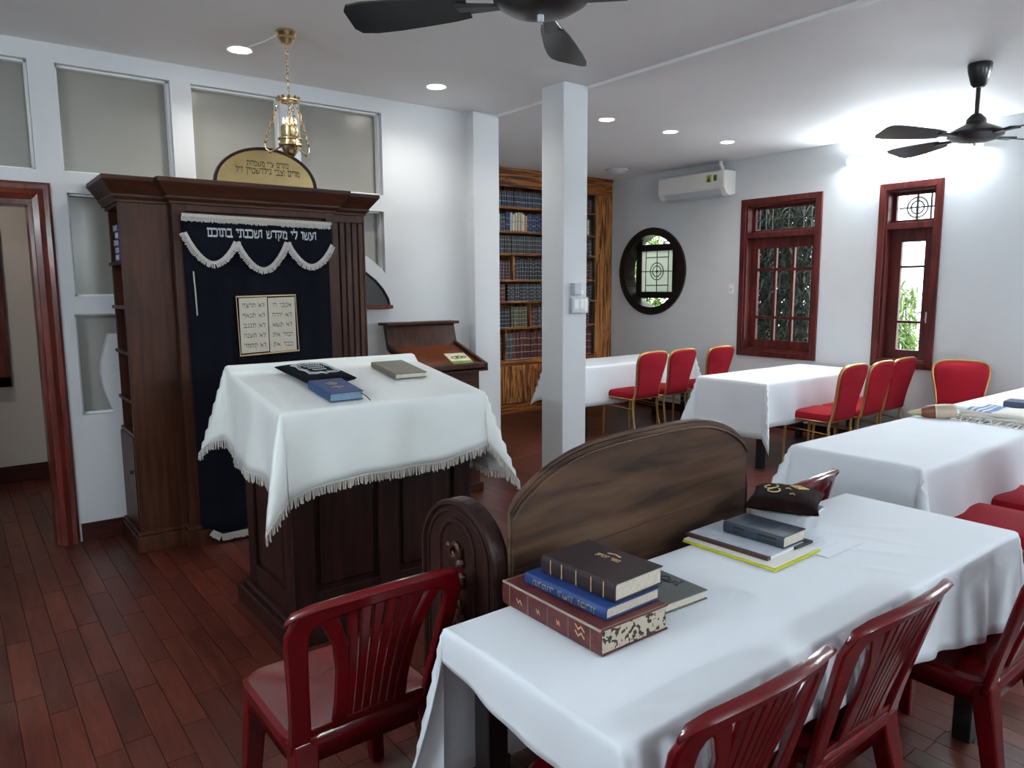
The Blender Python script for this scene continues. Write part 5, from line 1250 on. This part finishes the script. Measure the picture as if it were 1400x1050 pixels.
for o in list(bpy.data.objects):
    if o.name.split('.')[0] in ('lettering', 'spine_marks', 'gilt_tooling', 'gilt_lettering', 'black_lettering', 'printed_lines', 'spine_lettering', 'embroidery', 'gilt_emblem', 'printed_title'): o['kind'] = 'stuff'
# ------------------------------------------------------------------ outside the windows
def leaf_mat(n, c, tr=.25):
    return mat(n, rgb(*c), .5, var=.35, scale=6)
def bush(name, label, base, size, n, m, seed, ll=.16, lw=.03, group='plants outside the windows'):
    rs = random.Random(seed); t = thing(name, label, 'plant', base, 0, group); f = MB()
    for k in range(n):
        p = Vector((rs.uniform(-1, 1)*size[0], rs.uniform(-1, 1)*size[1], rs.random()**.8*size[2])); d = Vector((rs.uniform(-1, 1), rs.uniform(-1, 1), rs.uniform(-1.2, .8))).normalized(); s = d.cross(Vector((0, 0, 1))); s = s.normalized() if s.length > .01 else Vector((1, 0, 0))
        l = ll*rs.uniform(.6, 1.4); w = lw*rs.uniform(.7, 1.3)
        f.add([p, p+d*l*.5+s*w, p+d*l+Vector((0, 0, -.03)), p+d*l*.5-s*w], [(0, 1, 2, 3)])
    o = f.build('foliage', m, t); o['kind'] = 'stuff'
    st = MB()
    for k in range(5): st.tube([(rs.uniform(-.2, .2)*size[0], rs.uniform(-.4, .4)*size[1], 0), (rs.uniform(-.5, .5)*size[0], rs.uniform(-.6, .6)*size[1], size[2]*.6), (rs.uniform(-.7, .7)*size[0], rs.uniform(-.8, .8)*size[1], size[2]*.95)], [.02, .015, .006], 6)
    st.build('stems', mat('grey_brown_bark', rgb(70, 62, 50), .8), t)
    return t
g_ = struct(MB().box(XW+.2, 22, -8, 16, -.45, -.3).build('ground_outside', mat('pale_paving', rgb(196, 194, 188), .8, var=.1)), 'pale paving outside the windows')
bush('garden_shrub', 'dense dark shrub outside the nine-pane window', (8.35, 5.4, -.3), (.4, .9, 3.1), 14000, leaf_mat('dark_leaves', (16, 34, 12)), 31, .13, .016)
bush('garden_shrub', 'tall dark shrub standing further back outside the nine-pane window', (9.55, 6.15, -.3), (.45, .9, 3.6), 9000, leaf_mat('mid_dark_leaves', (26, 46, 16)), 33, .16, .022)
bush('garden_shrub', 'light green shrub outside the round window', (8.5, 7.75, -.3), (.4, .6, 3.0), 2200, leaf_mat('bright_leaves', (120, 156, 70)), 32)
bush('palm_shrub', 'bright green drooping shrub beyond the narrow window', (10.6, 4.84, -.3), (.3, .16, 1.8), 700, leaf_mat('lime_leaves', (112, 140, 76)), 34, .26, .02)
ns = struct(MB().box(15.5, 15.7, 0, 16, -.3, 1.05).build('wall_outside', mat('white_garden_wall', rgb(226, 226, 224), .8)), 'low white street wall far outside')
fe_ = thing('street_fence', 'pale metal fence outside beyond the narrow window', 'fence', (14.0, 6.2, -.3))
for z in (.5, 1.35, 1.9): MB().box(-.02, .02, -2.5, 2.5, z, z+.05).build('rail', MT['greyplastic'], fe_)
for k in range(24): MB().box(-.012, .012, -2.4+.2*k, -2.376+.2*k, 0, 1.95).build('picket', MT['greyplastic'], fe_)
# ------------------------------------------------------------------ lamps
def downlight(x, y, label, power=DOWN_POWER):
    t = thing('downlight', label, 'ceiling light', (x, y, ZC), 0, 'recessed downlights')
    MB().lathe([(.06, -.001), (.074, -.006), (.074, 0), (.06, 0)], n=28).build('ring', MT['trimwhite'], t, smooth=True)
    MB().lathe([(.001, -.004), (.06, -.004), (.06, -.002), (.001, -.002)], n=28).build('lens', MT['downlens'], t)
    l = bpy.data.lights.new('downlight_lamp', 'SPOT'); l.energy = power; l.color = DOWN_COL; l.spot_size = math.radians(150); l.spot_blend = .7; l.shadow_soft_size = .05
    o = bpy.data.objects.new('lamp', l); COL.objects.link(o); o.parent = t; o.location = (0, 0, -.02)
    return t
downlight(1.53, 4.66, 'glowing recessed downlight left of the hanging brass lamp')
downlight(2.91, 4.66, 'glowing recessed downlight right of the hanging brass lamp')
downlight(4.634, 4.68, 'glowing recessed downlight just right of the column')
downlight(5.47, 4.69, 'glowing recessed downlight, middle of the three beyond the column')
downlight(6.32, 4.68, 'glowing recessed downlight above the air conditioner end of the row')
downlight(-.1, 6.3, 'unseen downlight added to brighten the next room', 14)  # added out of sight to brighten the wall beyond the doorway
def tube_lamp(y0, y1, z, label, loc=None, rz=0):
    t = thing('tube_lamp', label, 'wall light', loc or (XW, (y0+y1)/2, z), rz, 'fluorescent tube lamps')
    h = (y1-y0)/2
    MB().box(-.03, 0, -h, h, .0, .045).build('batten', MT['whiteplastic'], t, bevel=.004)
    MB().box(-.055, -.002, -h-.004, -h+.022, -.03, .03).build('end_cap', MT['whiteplastic'], t, bevel=.004)
    MB().box(-.055, -.002, h-.022, h+.004, -.03, .03).build('end_cap', MT['whiteplastic'], t, bevel=.004)
    MB().cyl((-.045, -h+.02, -.012), (-.045, h-.02, -.012), .014, n=14).build('tube', MT['tube'], t, smooth=True)
    return t
tube_lamp(2.70, 3.92, 2.79, 'glaring fluorescent tube on the wall above the narrow window')
tube_lamp(.0, 1.22, 2.79, 'unseen fill tube added further along the window wall')  # added outside the frame for more light from the right
tube_lamp(-.61, .61, 2.79, 'unseen fill tube added on the wall behind the camera', (1.6, Y0, 2.25), -PI/2)  # invented fill light behind the camera, lifts the front faces
tube_lamp(-.61, .61, 2.79, 'unseen fill tube added on the left wall', (X0, 1.9, 2.25), PI)  # unseen, added to raise the ambient light from the left
tube_lamp(-.61, .61, 2.79, 'unseen fill tube added on the wall behind the camera, further right', (5.3, Y0, 2.25), -PI/2)  # another added fill, brightens the ceiling on the right
